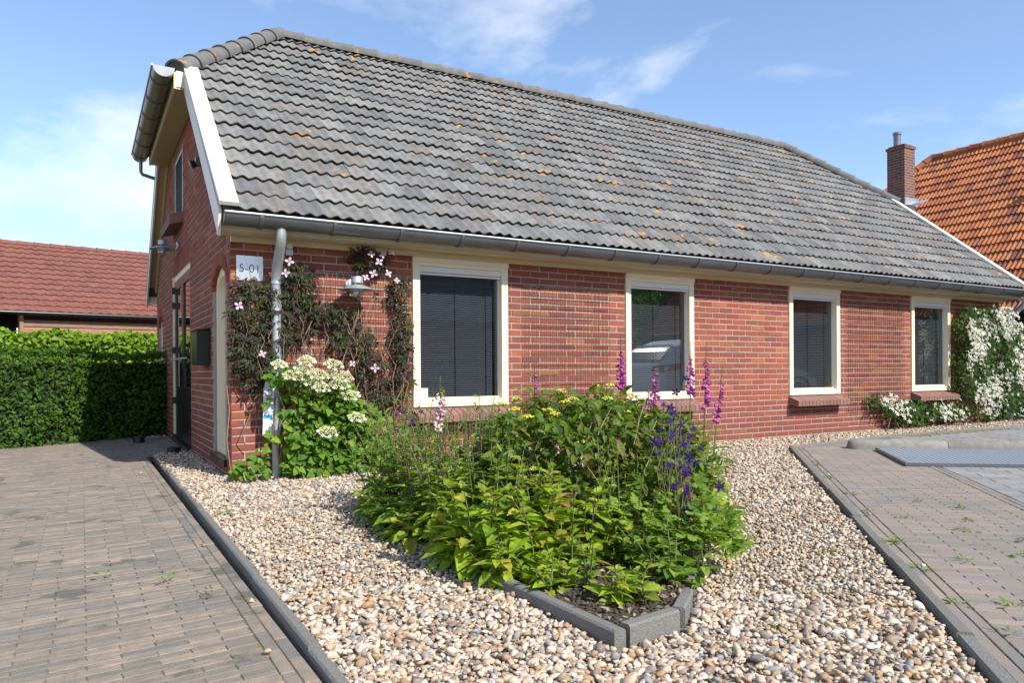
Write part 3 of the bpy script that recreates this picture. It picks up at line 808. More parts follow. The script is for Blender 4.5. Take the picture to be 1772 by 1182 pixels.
# gable: arched windows, door, upper window
def arch_window(q):
    w = empty('arched_window', (0, (q[0]+q[1])/2, q[2])); w.parent = house
    out = arch_poly(q, 0.004); inn = arch_poly(q, 0.085); n_ = len(out); mb = MB()
    V = [(0.035, a, b) for a, b in out] + [(0.035, a, b) for a, b in inn] + [(0.12, a, b) for a, b in inn] + [(0.12, a, b) for a, b in out]
    F = []
    for i in range(n_):
        j = (i + 1) % n_; F += [(i, j, n_ + j, n_ + i), (n_ + i, n_ + j, 2*n_ + j, 2*n_ + i), (3*n_ + i, 3*n_ + j, j, i)]
    mb.add(V, F); mb.build('frame', m_cream, w)
    MB().prism(inn, 0, 0.10, 0.118).build('panel', m_cream, w)
    MB().box((-0.03, q[0] + .005, q[2] - .05), (0.034, q[1] - .005, q[2] + .012)).build('sill', m_black, w)
    MB().box((0.03, q[0] + .09, q[2] + .1), (0.034, q[0] + .10, q[2] + .25)).build('bolt', m_black, w)
arch_window(NA); arch_window(FA)
dr = empty('door', (0, (DOOR[0]+DOOR[1])/2, 0)); dr.parent = house
mb = MB(); mb.box((0.055, DOOR[0], -0.03), (0.13, DOOR[0] + .06, 2.14)); mb.box((-0.006, DOOR[1] - .06, 0.04), (0.13, DOOR[1], 2.14)); mb.box((0.012, DOOR[0] + .06, 2.07), (0.13, DOOR[1] - .06, 2.14)); mb.build('frame', m_cream, dr)
MB().box((-0.03, DOOR[0] + .061, -0.04), (0.10, DOOR[1] - .061, -0.012)).build('threshold', m_black, dr)
MB().box((-0.02, DOOR[1] - .062, -0.03), (0.02, DOOR[1] - .002, 0.038)).build('plinth', m_black, dr)
ym = (DOOR[0] + DOOR[1]) / 2
for a, b in ((DOOR[0] + .063, ym - .003), (ym + .003, DOOR[1] - .063)):
    mb = MB(); st = 0.10
    mb.box((0.015, a, -.01), (0.06, a + st, 2.068)); mb.box((0.015, b - st, -.01), (0.06, b, 2.068)); mb.box((0.0155, a + st, 1.96), (0.06, b - st, 2.068)); mb.box((0.0155, a + st, -.01), (0.06, b - st, 0.68))
    leaf = mb.build('door_leaf', m_black, dr)
    put('pane', mesh_np('pane', np.array([(.03, a + st, .68), (.03, b - st, .68), (.03, b - st, 1.96), (.03, a + st, 1.96)]) - org(leaf), np.array([[0, 1, 2, 3]])), m_glass, leaf)
    mb = MB(); mb.box((0.012, a + st + .05, .08), (0.0152, b - st - .05, .60)); mb.build('door_panel', m_black, leaf)
MB().box((0.20, DOOR[0], -.05), (0.21, DOOR[1], 2.14)).build('dark_interior', m_dark, dr)  # black sheet painted as the unlit space behind the doors
for zz in (0.45, 1.12, 1.72, 1.92): MB().box((-0.022, DOOR[1] - .075, zz), (0.014, DOOR[1] - .028, zz + .085)).build('hinge', m_black, dr)
MB().tube([(-0.015, DOOR[0] + .20, 1.03), (-0.05, DOOR[0] + .20, 1.03), (-0.05, DOOR[1] - .12, 1.03), (-0.015, DOOR[1] - .12, 1.03)], 0.009, 8).build('handle', m_galv, dr, True)
uw = empty('upper_window', (0, (UW[0]+UW[1])/2, UW[2])); uw.parent = house
mb = MB(); mb.box((0.0, UW[0], UW[2]), (.06, UW[0] + .04, UW[3])); mb.box((0.02, UW[1] - .04, UW[2]), (.06, UW[1], UW[3])); mb.box((.021, UW[0] + .04, UW[3] - .04), (.06, UW[1] - .04, UW[3])); mb.box((.021, UW[0] + .04, UW[2]), (.06, UW[1] - .04, UW[2] + .04)); mb.build('frame', m_white, uw)
put('pane', mesh_np('pane', np.array([(.022, UW[0] + .04, UW[2] + .04), (.022, UW[1] - .04, UW[2] + .04), (.022, UW[1] - .04, UW[3] - .04), (.022, UW[0] + .04, UW[3] - .04)]) - org(uw), np.array([[0, 1, 2, 3]])), m_pane2, uw)
MB().box((0.05, UW[0] + .041, UW[2] + .041), (0.058, UW[1] - .041, UW[3] - .041)).build('dark_interior', m_dark, uw)  # black sheet in place of an unlit upper room
for i in range(14):
    a = UW[0] - .02 + i * (UW[1] - UW[0] + .04) / 14
    MB().prism([(-0.15, UW[2] - .20), (0.03, UW[2] - .15), (0.03, UW[2] - .005), (-0.15, UW[2] - .09)], 1, a + .003, a + .070).build('sill_brick', m_sillb, uw)

# ------------------------------------------------------------------ things on the house
def wall_lamp(p, out, label):
    """p: plate centre on wall, out: unit outward direction"""
    p = Vector(p); o = Vector(out); t = empty('wall_lamp', tuple(p), label, 'wall lamp', 'galvanised wall lamps')
    MB().lathe([(0.0, .003), (0.052, .003), (0.055, .008), (0.05, .022), (0.02, .03), (0, .03)], p, o, 20).build('wall_plate', m_galv, t, True)
    c = p + o * 0.185
    MB().tube([p + o * .02, p + o * .14 + Vector((0, 0, .012)), c + Vector((0, 0, .012))], 0.011, 8).build('arm', m_galv, t, True)
    MB().lathe([(0, .055), (0.048, .055), (0.052, .05), (0.052, .0), (0.046, -.004), (0, -.004)], c, (0, 0, 1), 20).build('cap', m_galv, t, True)
    MB().lathe([(0.05, -.018), (0.07, -.022), (0.150, -.055), (0.154, -.061), (0.150, -.060), (0.07, -.030), (0.05, -.026)], c, (0, 0, 1), 28).build('shade', m_galv, t, True)
    mb = MB()
    for k in range(3): an = k * 2.09; q = c + Vector((.046 * math.cos(an), .046 * math.sin(an), 0)); mb.tube([q, q - Vector((0, 0, .03))], .004, 6)
    mb.build('post', m_galv, t)
    MB().lathe([(0.062, -.04), (0.064, -.07), (0.060, -.076), (0.052, -.078)], c, (0, 0, 1), 20).build('glass_holder', m_galv, t, True)
    MB().lathe([(0.050, -.075), (0.052, -.10), (0.047, -.13), (0.030, -.15), (0.0, -.156)], c, (0, 0, 1), 20).build('glass_dome', m_glass, t, True)
    MB().lathe([(0.0, -.05), (0.022, -.06), (0.024, -.09), (0.0, -.115)], c, (0, 0, 1), 12).build('bulb', m_white, t, True)
wall_lamp((1.025, -0.002, 1.640), (0, -1, 0), 'galvanised wall lamp on the front wall among the dark climber')
wall_lamp((-0.002, 3.72, 2.475), (-1, 0, 0), 'galvanised wall lamp above the black door on the gable')

t = empty('mailbox', (-0.08, 1.3, 0.92), 'black metal letter box on the shaded gable wall', 'mailbox')
MB().box((-0.122, 1.12, 0.93), (-0.004, 1.50, 1.262)).build('body', m_black, t)
mb = MB(); mb.hexa([(-0.135, 1.11, 1.264), (-.003, 1.11, 1.275), (-.003, 1.51, 1.275), (-.135, 1.51, 1.264), (-0.135, 1.11, 1.27), (-.003, 1.11, 1.295), (-.003, 1.51, 1.295), (-.135, 1.51, 1.27)]); mb.build('lid', m_black, t)
MB().lathe([(0, .0), (.008, .0), (.008, .006), (0, .006)], (-0.122, 1.31, 1.2), (-1, 0, 0), 10).build('lock', m_galv, t)

t = empty('house_number_plate', (0.153, -0.012, 1.632), 'square brushed steel number plate reading 5-01 near the corner', 'number plate')
MB().box((0.045, -0.014, 1.632), (0.261, -0.010, 1.839)).build('plate', M('brushed_steel', (0.72, 0.73, 0.75), 0.28, nscale=8, namt=0.25, ncol=(0.5, 0.5, 0.5), metal=0.9), t)
cu = bpy.data.curves.new('numeral', 'FONT'); cu.body = '5-01'; cu.size = 0.098; cu.extrude = 0.001; cu.align_x = 'CENTER'; cu.offset = -0.0012
tmp = bpy.data.objects.new('numeral_curve', cu); COL.objects.link(tmp); bpy.context.view_layer.update()
nme = bpy.data.meshes.new_from_object(tmp.evaluated_get(bpy.context.evaluated_depsgraph_get())); bpy.data.objects.remove(tmp); bpy.data.curves.remove(cu)
nme.materials.clear(); put('numeral', nme, m_black, t, (0.153, -0.0155, 1.700), (math.pi / 2, 0, 0))
MB().box((0.055, -.010, 1.65), (0.25, -.003, 1.82)).build('standoff', m_black, t)

t = empty('motion_sensor', (0.47, -0.03, 1.87), 'small grey motion sensor beside the downpipe under the eave', 'sensor')
MB().box((0.445, -0.045, 1.865), (0.505, -0.003, 1.915)).build('housing', m_galv, t)
MB().lathe([(0, -.03), (.024, -.022), (.03, 0), (.024, .022), (0, .03)], (0.475, -0.05, 1.94), (0, 0, 1), 12).build('sensor_head', m_alu, t, True)
t = empty('security_light', (-0.05, 1.64, 3.0), 'small dark lamp high on the gable under the verge', 'lamp')
MB().box((-0.06, 1.60, 2.98), (-0.003, 1.68, 3.06)).build('housing', m_zinc, t)
MB().lathe([(0, 0), (.035, 0), (.045, .05), (0, .055)], (-0.06, 1.64, 3.0), (-1, 0, -0.5), 12).build('lamp_head', m_black, t, True)

def trellis(x0, x1, z0, z1, label):
    t = empty('wire_trellis', ((x0+x1)/2, -0.03, z0), label, 'trellis', 'wire trellises on the front wall')
    mb = MB(); x = x0
    while x <= x1 + .001: mb.box((x - .0016, -.0335, z0), (x + .0016, -.0305, z1)); x += 0.05
    mb.build('upright_wires', m_green, t)
    mb = MB(); z = z0 + .03
    while z <= z1: mb.box((x0, -.0302, z - .0022), (x1, -.0262, z + .0022)); z += 0.1
    mb.build('cross_wires', m_green, t)
trellis(2.84, 3.96, 0.40, 1.74, 'green wire trellis panel on bare wall between the first and second window')
trellis(8.10, 9.40, 0.25, 1.80, 'green wire trellis panel on the wall between the third and fourth window')
trellis(0.50, 1.60, 0.40, 1.80, 'green wire trellis panel behind the dark climber at the house corner')

def spot(p, label):
    t = empty('ground_spotlight', (p[0], p[1], -0.05), label, 'ground light', 'round ground lights by the door')
    MB().lathe([(.066, 0), (.07, .004), (.07, .062), (.074, .066), (.074, .082), (.066, .088), (.05, .088), (.05, .082), (0, .082)], (p[0], p[1], -0.052), seg=20).build('body', m_black, t, True)
    MB().lathe([(0, .0825), (.05, .0825), (.05, .084), (0, .0845)], (p[0], p[1], -0.052), seg=20).build('lens', m_glass, t)
spot((-0.43, 4.30), 'black round ground light at the hedge end of the door'); spot((-0.19, 2.50), 'black round ground light at the corner of the driveway kerb')

# parking stops and grate
m_stop = M('stop_concrete', (0.26, 0.245, 0.215), 0.95, nscale=10, namt=0.6, ncol=(0.13, 0.12, 0.105), bscale=90, bstr=0.8)
def stop(p0, d, L, cuts, label, w=0.115, h=0.115):
    t = empty('wheel_stop', (p0[0], p0[1], -0.03), label, 'wheel stop', 'rounded concrete wheel stops')
    p0 = np.array(p0); d = np.array(d) / np.linalg.norm(d); nn = np.array([-d[1], d[0]])
    seg = 10; edges = [0] + cuts + [L]
    for a, b in zip(edges[:-1], edges[1:]):
        st = []; round0, round1 = a == 0, b == L
        ss = [a + .003] + ([a + .01, a + .03, a + .06, a + .11] if round0 else [a + .01]) + [b - .01, b - .003]
        V = []
        for s in ss:
            k = 1.0
            if round0 and s < .11: k = math.sqrt(max(0.02, 1 - ((.115 - s) / .115)**2))
            e = .97 if (s in (a + .003, b - .003) and not (round0 and s == a + .003)) else 1
            for i in range(seg + 1):
                an = math.pi * i / seg; cx = math.copysign(abs(math.cos(an))**0.75, math.cos(an)); cz = math.sin(an)**0.75
                q = p0 + d * s + nn * (cx * w * k * e); V.append((q[0], q[1], -0.035 + cz * h * (0.55 + .45*k) * e * (k if k < .5 else 1)))
        F = []; m_ = seg + 1
        for j in range(len(ss) - 1):
            for i in range(seg): F.append((j*m_+i+1, j*m_+i, (j+1)*m_+i, (j+1)*m_+i+1))
        F += [tuple(range(m_)), tuple(range(len(V)-1, len(V)-m_-1, -1))]
        MB().add(V, F).build('concrete_segment', m_stop, t, True)
stop((6.24, -1.30), (0.75, -0.66), 3.4, [1.0, 2.2], 'long rounded concrete wheel stop beside the steel grate')
stop((10.2, -1.35), (0.75, -0.66), 3.0, [1.5], 'rounded concrete wheel stop end at the picture edge below the white climber')
# steel grate
G0 = np.array([5.31, -2.55]); GU = D1; GV = np.array([math.cos(math.radians(-40)), math.sin(math.radians(-40))])
t = empty('steel_grate', (G0[0], G0[1], -0.02), 'galvanised steel mat well grate lying on grey blocks', 'grate')
mb = MB(); gl_, gw_ = 1.36, 2.6
P = lambda u, v, z: (*(G0 + GU * u + GV * v), z)
mb.hexa([P(0, 0, -.02), P(0, .02, -.02), P(gl_, .02, -.02), P(gl_, 0, -.02), P(0, 0, .008), P(0, .02, .008), P(gl_, .02, .008), P(gl_, 0, .008)])
mb.hexa([P(0, .021, -.02), P(0, gw_, -.02), P(.012, gw_, -.02), P(.012, .021, -.02), P(0, .021, .008), P(0, gw_, .008), P(.012, gw_, .008), P(.012, .021, .008)])
mb.build('frame', m_zinc, t)
mb = MB(); v = .05
while v < gw_:
    mb.hexa([P(.013, v, -.005), P(.013, v + .007, -.005), P(gl_, v + .007, -.005), P(gl_, v, -.005), P(.013, v, .007), P(.013, v + .007, .007), P(gl_, v + .007, .007), P(gl_, v, .007)]); v += 0.048
u = .045
while u < gl_:
    mb.hexa([P(u, .021, -.004), P(u, gw_, -.004), P(u + .004, gw_, -.004), P(u + .004, .021, -.004), P(u, .021, .0055), P(u, gw_, .0055), P(u + .004, gw_, .0055), P(u + .004, .021, .0055)]); u += 0.034
mb.build('grate_bars', M('grate_steel', (0.36, 0.40, 0.46), 0.5, metal=0.35), t)
MB().hexa([P(.013, .022, -.03), P(.013, gw_, -.03), P(gl_, gw_, -.03), P(gl_, .022, -.03), P(.013, .022, -.012), P(.013, gw_, -.012), P(gl_, gw_, -.012), P(gl_, .022, -.012)]).build('pit', m_zinc, t)

# planting bed
bed_poly = [(0.41, -4.58), (0.685, -4.54), (0.845, -4.42), (2.68, -2.72), (2.3, -1.75), (0.40, -1.95)]
bed = sheet('planting_bed', bed_poly, 0.008, m_earth)
kb = empty('bed_kerb', (0.38, -4.62, 0), kind='structure')
kerb_run(kb, (0.385, -1.95), (0.385, -3.75), 0.05, 0.0, -0.06, 0.9); kerb_run(kb, (0.388, -3.75), (0.412, -4.605), 0.048, 0.030, -0.06, 0.9); kerb_run(kb, (0.44, -4.585), (0.69, -4.555), 0.048, 0.030, -0.06, 0.5)
kerb_run(kb, (0.712, -4.545), (0.855, -4.435), 0.048, 0.028, -0.06, 0.5); kerb_run(kb, (0.87, -4.41), (2.7, -2.72), 0.05, 0.0, -0.06, 0.9)

# ------------------------------------------------------------------ gravel
def inpoly(P, poly):
    x, y = P[:, 0], P[:, 1]; c = np.zeros(len(P), bool); k = len(poly); j = k - 1
    for i in range(k):
        xi, yi = poly[i]; xj, yj = poly[j]
        if yi != yj: c ^= ((yi > y) != (yj > y)) & (x < (xj - xi) * (y - yi) / (yj - yi) + xi)
        j = i
    return c
def ico(sub):
    t = (1 + 5**.5) / 2
    V = [(-1,t,0),(1,t,0),(-1,-t,0),(1,-t,0),(0,-1,t),(0,1,t),(0,-1,-t),(0,1,-t),(t,0,-1),(t,0,1),(-t,0,-1),(-t,0,1)]
    F = [(0,11,5),(0,5,1),(0,1,7),(0,7,10),(0,10,11),(1,5,9),(5,11,4),(11,10,2),(10,7,6),(7,1,8),(3,9,4),(3,4,2),(3,2,6),(3,6,8),(3,8,9),(4,9,5),(2,4,11),(6,2,10),(8,6,7),(9,8,1)]
    V = [np.array(v) / np.linalg.norm(v) for v in V]
    for _ in range(sub):
        G = []; mid = {}
        def mp_(a, b):
            k = (min(a, b), max(a, b))
            if k not in mid: q = V[a] + V[b]; V.append(q / np.linalg.norm(q)); mid[k] = len(V) - 1
            return mid[k]
        for a, b, c in F:
            d, e, f = mp_(a, b), mp_(b, c), mp_(c, a); G += [(a, d, f), (d, b, e), (f, e, c), (d, e, f)]
        F = G
    return np.array(V), np.array(F)
def rotmats(n, tilt=0.5):
    a = rng.uniform(0, 2*np.pi, n); b = rng.normal(0, tilt, n); c = rng.normal(0, tilt, n)
    ca, sa, cb, sb, cc, s_ = np.cos(a), np.sin(a), np.cos(b), np.sin(b), np.cos(c), np.sin(c); Z = np.zeros(n); O = np.ones(n)
    Rz = np.stack([ca, -sa, Z, sa, ca, Z, Z, Z, O], 1).reshape(-1, 3, 3)
    Rx = np.stack([O, Z, Z, Z, cb, -sb, Z, sb, cb], 1).reshape(-1, 3, 3)
    Ry = np.stack([cc, Z, s_, Z, O, Z, -s_, Z, cc], 1).reshape(-1, 3, 3)
    return Rx @ Ry @ Rz
def stones(P, size, sub):
    """merged pebble geometry"""
    V0, F0 = ico(sub); n = len(P); k = len(V0); out = np.zeros((n, k, 3), np.float32)
    ntm = 14; tid = rng.integers(0, ntm, n)
    Rm = rotmats(n, 0.35)
    rad = np.stack([rng.uniform(0.8, 1.45, n), rng.uniform(0.65, 1.05, n), rng.uniform(0.42, 0.8, n)], 1) * size[:, None] / 2
    for t in range(ntm):
        w = rng.normal(0, 1, (5, 3)); ph = rng.uniform(0, 6, 5); d = 1 + sum(0.085 * np.sin(2.2 * (V0 @ w[i]) + ph[i]) for i in range(5))
        Vt = V0 * d[:, None]; cutn = rng.normal(0, 1, 3); cutn /= np.linalg.norm(cutn); h = Vt @ cutn; Vt = Vt - np.outer(np.maximum(0, h - 0.5) * 0.85, cutn)
        cut2 = rng.normal(0, 1, 3); cut2 /= np.linalg.norm(cut2); h = Vt @ cut2; Vt = Vt - np.outer(np.maximum(0, h - 0.6) * 0.9, cut2)
        ii = np.where(tid == t)[0]
        if len(ii): out[ii] = np.einsum('nij,nkj->nki', Rm[ii], Vt[None] * rad[ii][:, None, :]) + P[ii][:, None, :]
    F = (F0[None] + (np.arange(n) * k)[:, None, None]).reshape(-1, 3)
    return out.reshape(-1, 3), F
def scatter_xy(poly, sp, jit=0.45):
    a = np.array(poly); x0, y0 = a.min(0); x1, y1 = a.max(0)
    X, Y = np.meshgrid(np.arange(x0, x1, sp), np.arange(y0, y1, sp)); P = np.stack([X.ravel(), Y.ravel()], 1)
    P += rng.uniform(-jit, jit, P.shape) * sp
    return P[inpoly(P, poly)]
GP = [(-0.405, 2.35), (-0.01, 2.55), (-0.01, -0.02), (12.9, -0.02), (13.5, -0.80), (7.95, -0.70), (5.72, -0.92), tuple(RP(7.5, -0.01)), (-0.41, -6.4)]
strip = [(-0.345, 4.85), (-0.02, 4.95), (-0.02, 5.6), (-0.3, 5.6)]
SM = [(0.0, (0.52, 0.43, 0.32)), (0.09, (0.42, 0.30, 0.19)), (0.19, (0.62, 0.56, 0.47)), (0.28, (0.31, 0.20, 0.12)), (0.36, (0.46, 0.37, 0.28)), (0.45, (0.22, 0.205, 0.185)), (0.52, (0.54, 0.42, 0.28)), (0.60, (0.30, 0.205, 0.14)), (0.67, (0.40, 0.34, 0.29)), (0.76, (0.17, 0.135, 0.12)), (0.81, (0.60, 0.52, 0.43)), (0.89, (0.38, 0.22, 0.09)), (0.93, (0.24, 0.245, 0.255)), (0.97, (0.48, 0.39, 0.30))]
m_stone = M('pebble', SM, 0.7, nscale=45, namt=0.35, ncol=(0.36, 0.29, 0.22), const=True, spec=0.4, dirt=(130, (0.2, 0.16, 0.13), 0.68))
parts = []
for poly, sp, zz, szr in ((GP, 0.0165, -0.022, (0.015, 0.026)), (GP, 0.0225, -0.013, (0.012, 0.030)), (GP, 0.065, -0.011, (0.022, 0.036)), (strip, 0.034, -0.045, (0.03, 0.045))):
    P2 = scatter_xy(poly, sp)
    keep = ~inpoly(P2, [(0.36, -1.9), (0.37, -4.635), (0.70, -4.595), (0.885, -4.455), (2.74, -2.72), (2.35, -1.7)])
    dx, dy = P2[:, 0] - CAMP[0], P2[:, 1] - CAMP[1]; fwd = dx * fw.x + dy * fw.y; lat = dx * rt.x + dy * rt.y
    keep &= (fwd > 1.2) & (np.abs(lat) < 0.95 * fwd + 0.8)
    keep &= ~((fwd > 5.0) & (rng.uniform(0, 1, len(P2)) < 0.45))
    P2 = P2[keep]
    z = zz - 0.016 + rng.normal(0, 0.006, len(P2)) + 0.008 * np.sin(P2[:, 0] * 3.1) * np.sin(P2[:, 1] * 2.7)
    parts.append(np.column_stack([P2, z, rng.uniform(*szr, len(P2)) * np.where(rng.uniform(0, 1, len(P2)) < .10, 1.4, 1.0)]))
# a few strays on the driveway and parking
st = [(-0.56, -4.02), (-0.50, -3.45), (-0.53, -2.35), (-0.62, 0.9), (-0.95, 1.9), (-0.49, -4.45)] + [tuple(RP(s, 0.12)) for s in (2.2, 3.9, 5.1)]
parts.append(np.array([(x, y, -0.04 if x < 0 else -0.008, 0.028) for x, y in st]))
A = np.concatenate(parts); dist = np.hypot(A[:, 0] - CAMP[0], A[:, 1] - CAMP[1])
A[dist > 5.2, 3] *= 1.25
near = dist < 3.1
Va, Fa = stones(A[near, :3], A[near, 3], 1); Vb, Fb = stones(A[~near, :3], A[~near, 3], 0)
gme = mesh_np('gravel', np.concatenate([Va, Vb]), np.concatenate([Fa, Fb + len(Va)]), True)
tag(put('gravel', gme, m_stone), 'round cream, tan and grey gravel between the kerbs', 'gravel', kind='stuff')

# ------------------------------------------------------------------ plants
def unit(a): return a / np.maximum(1e-9, np.linalg.norm(a, axis=-1, keepdims=True))
def T_ovate(w=0.26, fold=0.07, curl=0.16):
    V = [(0,0,0),(-w,.3,fold),(0,.3,0),(w,.3,fold),(-w*.8,.64,fold*.6-curl*.35),(0,.64,-curl*.35),(w*.8,.64,fold*.6-curl*.35),(0,1,-curl)]
    return np.array(V, float), np.array([(0,2,1),(0,3,2),(1,2,5),(1,5,4),(2,3,6),(2,6,5),(4,5,7),(5,6,7)])
def T_heart():
    V = [(0,.05,0),(-.28,-.06,.04),(-.44,.22,.08),(-.30,.62,.03),(0,1,-.12),(.30,.62,.03),(.44,.22,.08),(.28,-.06,.04),(0,.42,-.03)]
    return np.array(V, float), np.array([(0,8,1),(1,8,2),(2,8,3),(3,8,4),(4,8,5),(5,8,6),(6,8,7),(7,8,0)])
def T_lobed():
    """three rounded, notched leaflets"""
    V = [(0,0,0)]; F = []
    for an in (-1.05, 0, 1.05):
        c, s = math.cos(an), math.sin(an); b = len(V)
        for x, y, z in ((-.10,.35,0),(-.30,.62,.05),(-.20,.92,0),(-.05,.85,-.02),(0,.98,-.03),(.06,.84,-.02),(.22,.92,0),(.30,.60,.05),(.10,.35,0)):
            V.append((x*c + y*s, -x*s + y*c, z - .06*abs(an)))
        F += [(0, b, b+8)] + [(b, b+i, b+i+1) for i in range(1, 8)]
    return np.array(V, float), np.array(F)
def T_pinn():
    """dark clematis leaf: three pointed leaflets"""
    V = [(0,0,0)]; F = []
    for an, L in ((-0.9, .75), (0, 1.0), (0.9, .75)):
        c, s = math.cos(an), math.sin(an); b = len(V)
        for x, y, z in ((-.13, .5*L, .03), (0, .30*L, -.01), (.13, .5*L, .03), (0, L, -.12)): V.append((x*c + y*s, -x*s + y*c, z))
        F += [(0, b+1, b), (0, b+2, b+1), (b, b+1, b+3), (b+1, b+2, b+3)]
    return np.array(V, float), np.array(F)
T_OV, T_LA, T_WD, T_HT, T_LB, T_PN = T_ovate(0.25, 0.09, 0.24), T_ovate(0.13, 0.04, 0.22), T_ovate(0.36, 0.06, 0.12), T_heart(), T_lobed(), T_pinn()
T_SM = (np.array([(0,0,0),(-.3,.45,.06),(0,1,-.08),(.3,.45,.06)], float), np.array([(0,2,1),(0,3,2)]))

class Fol:
    """collects leaves in world space, builds one mesh"""
    def __init__(s): s.V = []; s.F = []; s.n = 0
    def add(s, T, P, A, Nn, S):
        P, A, Nn = np.atleast_2d(P), unit(np.atleast_2d(A).astype(float)), np.atleast_2d(Nn).astype(float)
        Nn = unit(Nn - A * (Nn * A).sum(1, keepdims=True)); B = np.cross(A, Nn); S = np.broadcast_to(np.asarray(S, float), (len(P),))
        V0, F0 = T; k = len(V0)
        V = P[:, None, :] + S[:, None, None] * (V0[None, :, 0:1] * B[:, None, :] + V0[None, :, 1:2] * A[:, None, :] + V0[None, :, 2:3] * Nn[:, None, :])
        s.V.append(V.reshape(-1, 3)); s.F.append((F0[None] + (s.n + np.arange(len(P)) * k)[:, None, None]).reshape(-1, F0.shape[1])); s.n += len(P) * k
        return s
    def build(s, name, mat, parent, kind=None):
        o = put(name, mesh_np(name, np.concatenate(s.V) - org(parent), np.concatenate(s.F), False), mat, parent)
        if kind: o['kind'] = kind
        return o
def rdir(n, zlo=-1, zhi=1):
    z = rng.uniform(zlo, zhi, n); a = rng.uniform(0, 2*np.pi, n); r = np.sqrt(1 - z*z); return np.stack([r*np.cos(a), r*np.sin(a), z], 1)

g = lambda *c: c
m_lf_shrub = leafmat('shrub_leaf', [(0, g(.055, .115, .018)), (.35, g(.10, .18, .022)), (.65, g(.16, .24, .028)), (.85, g(.19, .15, .05)), (.93, g(.21, .26, .03)), (1, g(.08, .15, .02))])
m_lf_lime = leafmat('lime_leaf', [(0, g(.20, .31, .024)), (.35, g(.27, .39, .03)), (.65, g(.35, .44, .04)), (.85, g(.15, .26, .025)), (.95, g(.45, .42, .05)), (1, g(.32, .22, .06))])
m_lf_mid = leafmat('mid_leaf', [(0, g(.09, .18, .025)), (.4, g(.15, .265, .035)), (.7, g(.22, .34, .045)), (.92, g(.28, .36, .05)), (1, g(.10, .19, .03))])
m_lf_dark = leafmat('clematis_dark_leaf', [(0, g(.040, .026, .025)), (.3, g(.058, .038, .034)), (.5, g(.028, .040, .016)), (.7, g(.055, .085, .022)), (.85, g(.035, .055, .016)), (1, g(.045, .028, .028))], trans=.15, tint=(1.3, .7, .5))
m_lf_hyd = leafmat('hydrangea_leaf', [(0, g(.075, .17, .022)), (.5, g(.12, .24, .028)), (.8, g(.17, .30, .032)), (1, g(.24, .32, .035))])
m_lf_clem = leafmat('white_clematis_leaf', [(0, g(.035, .085, .018)), (.5, g(.06, .13, .025)), (.8, g(.10, .19, .03)), (1, g(.05, .10, .02))])
m_lf_hedge = leafmat('hedge_leaf', [(0, g(.040, .10, .012)), (.45, g(.07, .16, .016)), (.75, g(.11, .21, .02)), (.95, g(.05, .12, .014)), (1, g(.16, .20, .03))])
m_lf_ivy = leafmat('bright_hedge_leaf', [(0, g(.14, .26, .015)), (.5, g(.20, .34, .02)), (.8, g(.27, .40, .03)), (1, g(.10, .20, .015))])
m_stem = M('green_stem', [(0, (.10, .14, .035)), (.6, (.13, .12, .05)), (1, (.10, .06, .04))], .7)
m_twig = M('dry_twig', [(0, (.36, .27, .17)), (1, (.24, .17, .11))], .85)
m_vine = M('vine_stem', [(0, (.20, .11, .065)), (1, (.30, .19, .11))], .85)

def petalmat(name, stops, trans=.3): return leafmat(name, stops, .5, trans, .3, (1, 1, 1))
m_fox = petalmat('foxglove_bell', [(0, g(.48, .085, .35)), (.5, g(.60, .14, .46)), (1, g(.40, .05, .26))])
m_foxp = petalmat('foxglove_pale', [(0, g(.66, .40, .55)), (1, g(.72, .62, .45))])
m_bud = M('foxglove_bud', [(0, (.20, .24, .08)), (.5, (.30, .20, .16)), (1, (.34, .12, .20))], .6)
m_pur = petalmat('purple_petal', [(0, g(.075, .032, .19)), (.5, g(.11, .045, .25)), (1, g(.05, .022, .12))])
m_pnk = petalmat('pink_petal', [(0, g(.55, .22, .42)), (1, g(.48, .16, .30))])
m_wht = petalmat('white_petal', [(0, g(.80, .78, .66)), (.7, g(.85, .83, .74)), (1, g(.72, .72, .52))])
m_ppk = petalmat('pale_pink_petal', [(0, g(.75, .50, .66)), (1, g(.80, .60, .72))])
m_cream = m_cream
m_hyf = petalmat('cream_floret', [(0, g(.56, .56, .28)), (.5, g(.66, .65, .38)), (1, g(.44, .46, .18))], .15)
m_yel = petalmat('yellow_floret', [(0, g(.50, .50, .04)), (.6, g(.62, .60, .06)), (1, g(.36, .42, .04))], .15)

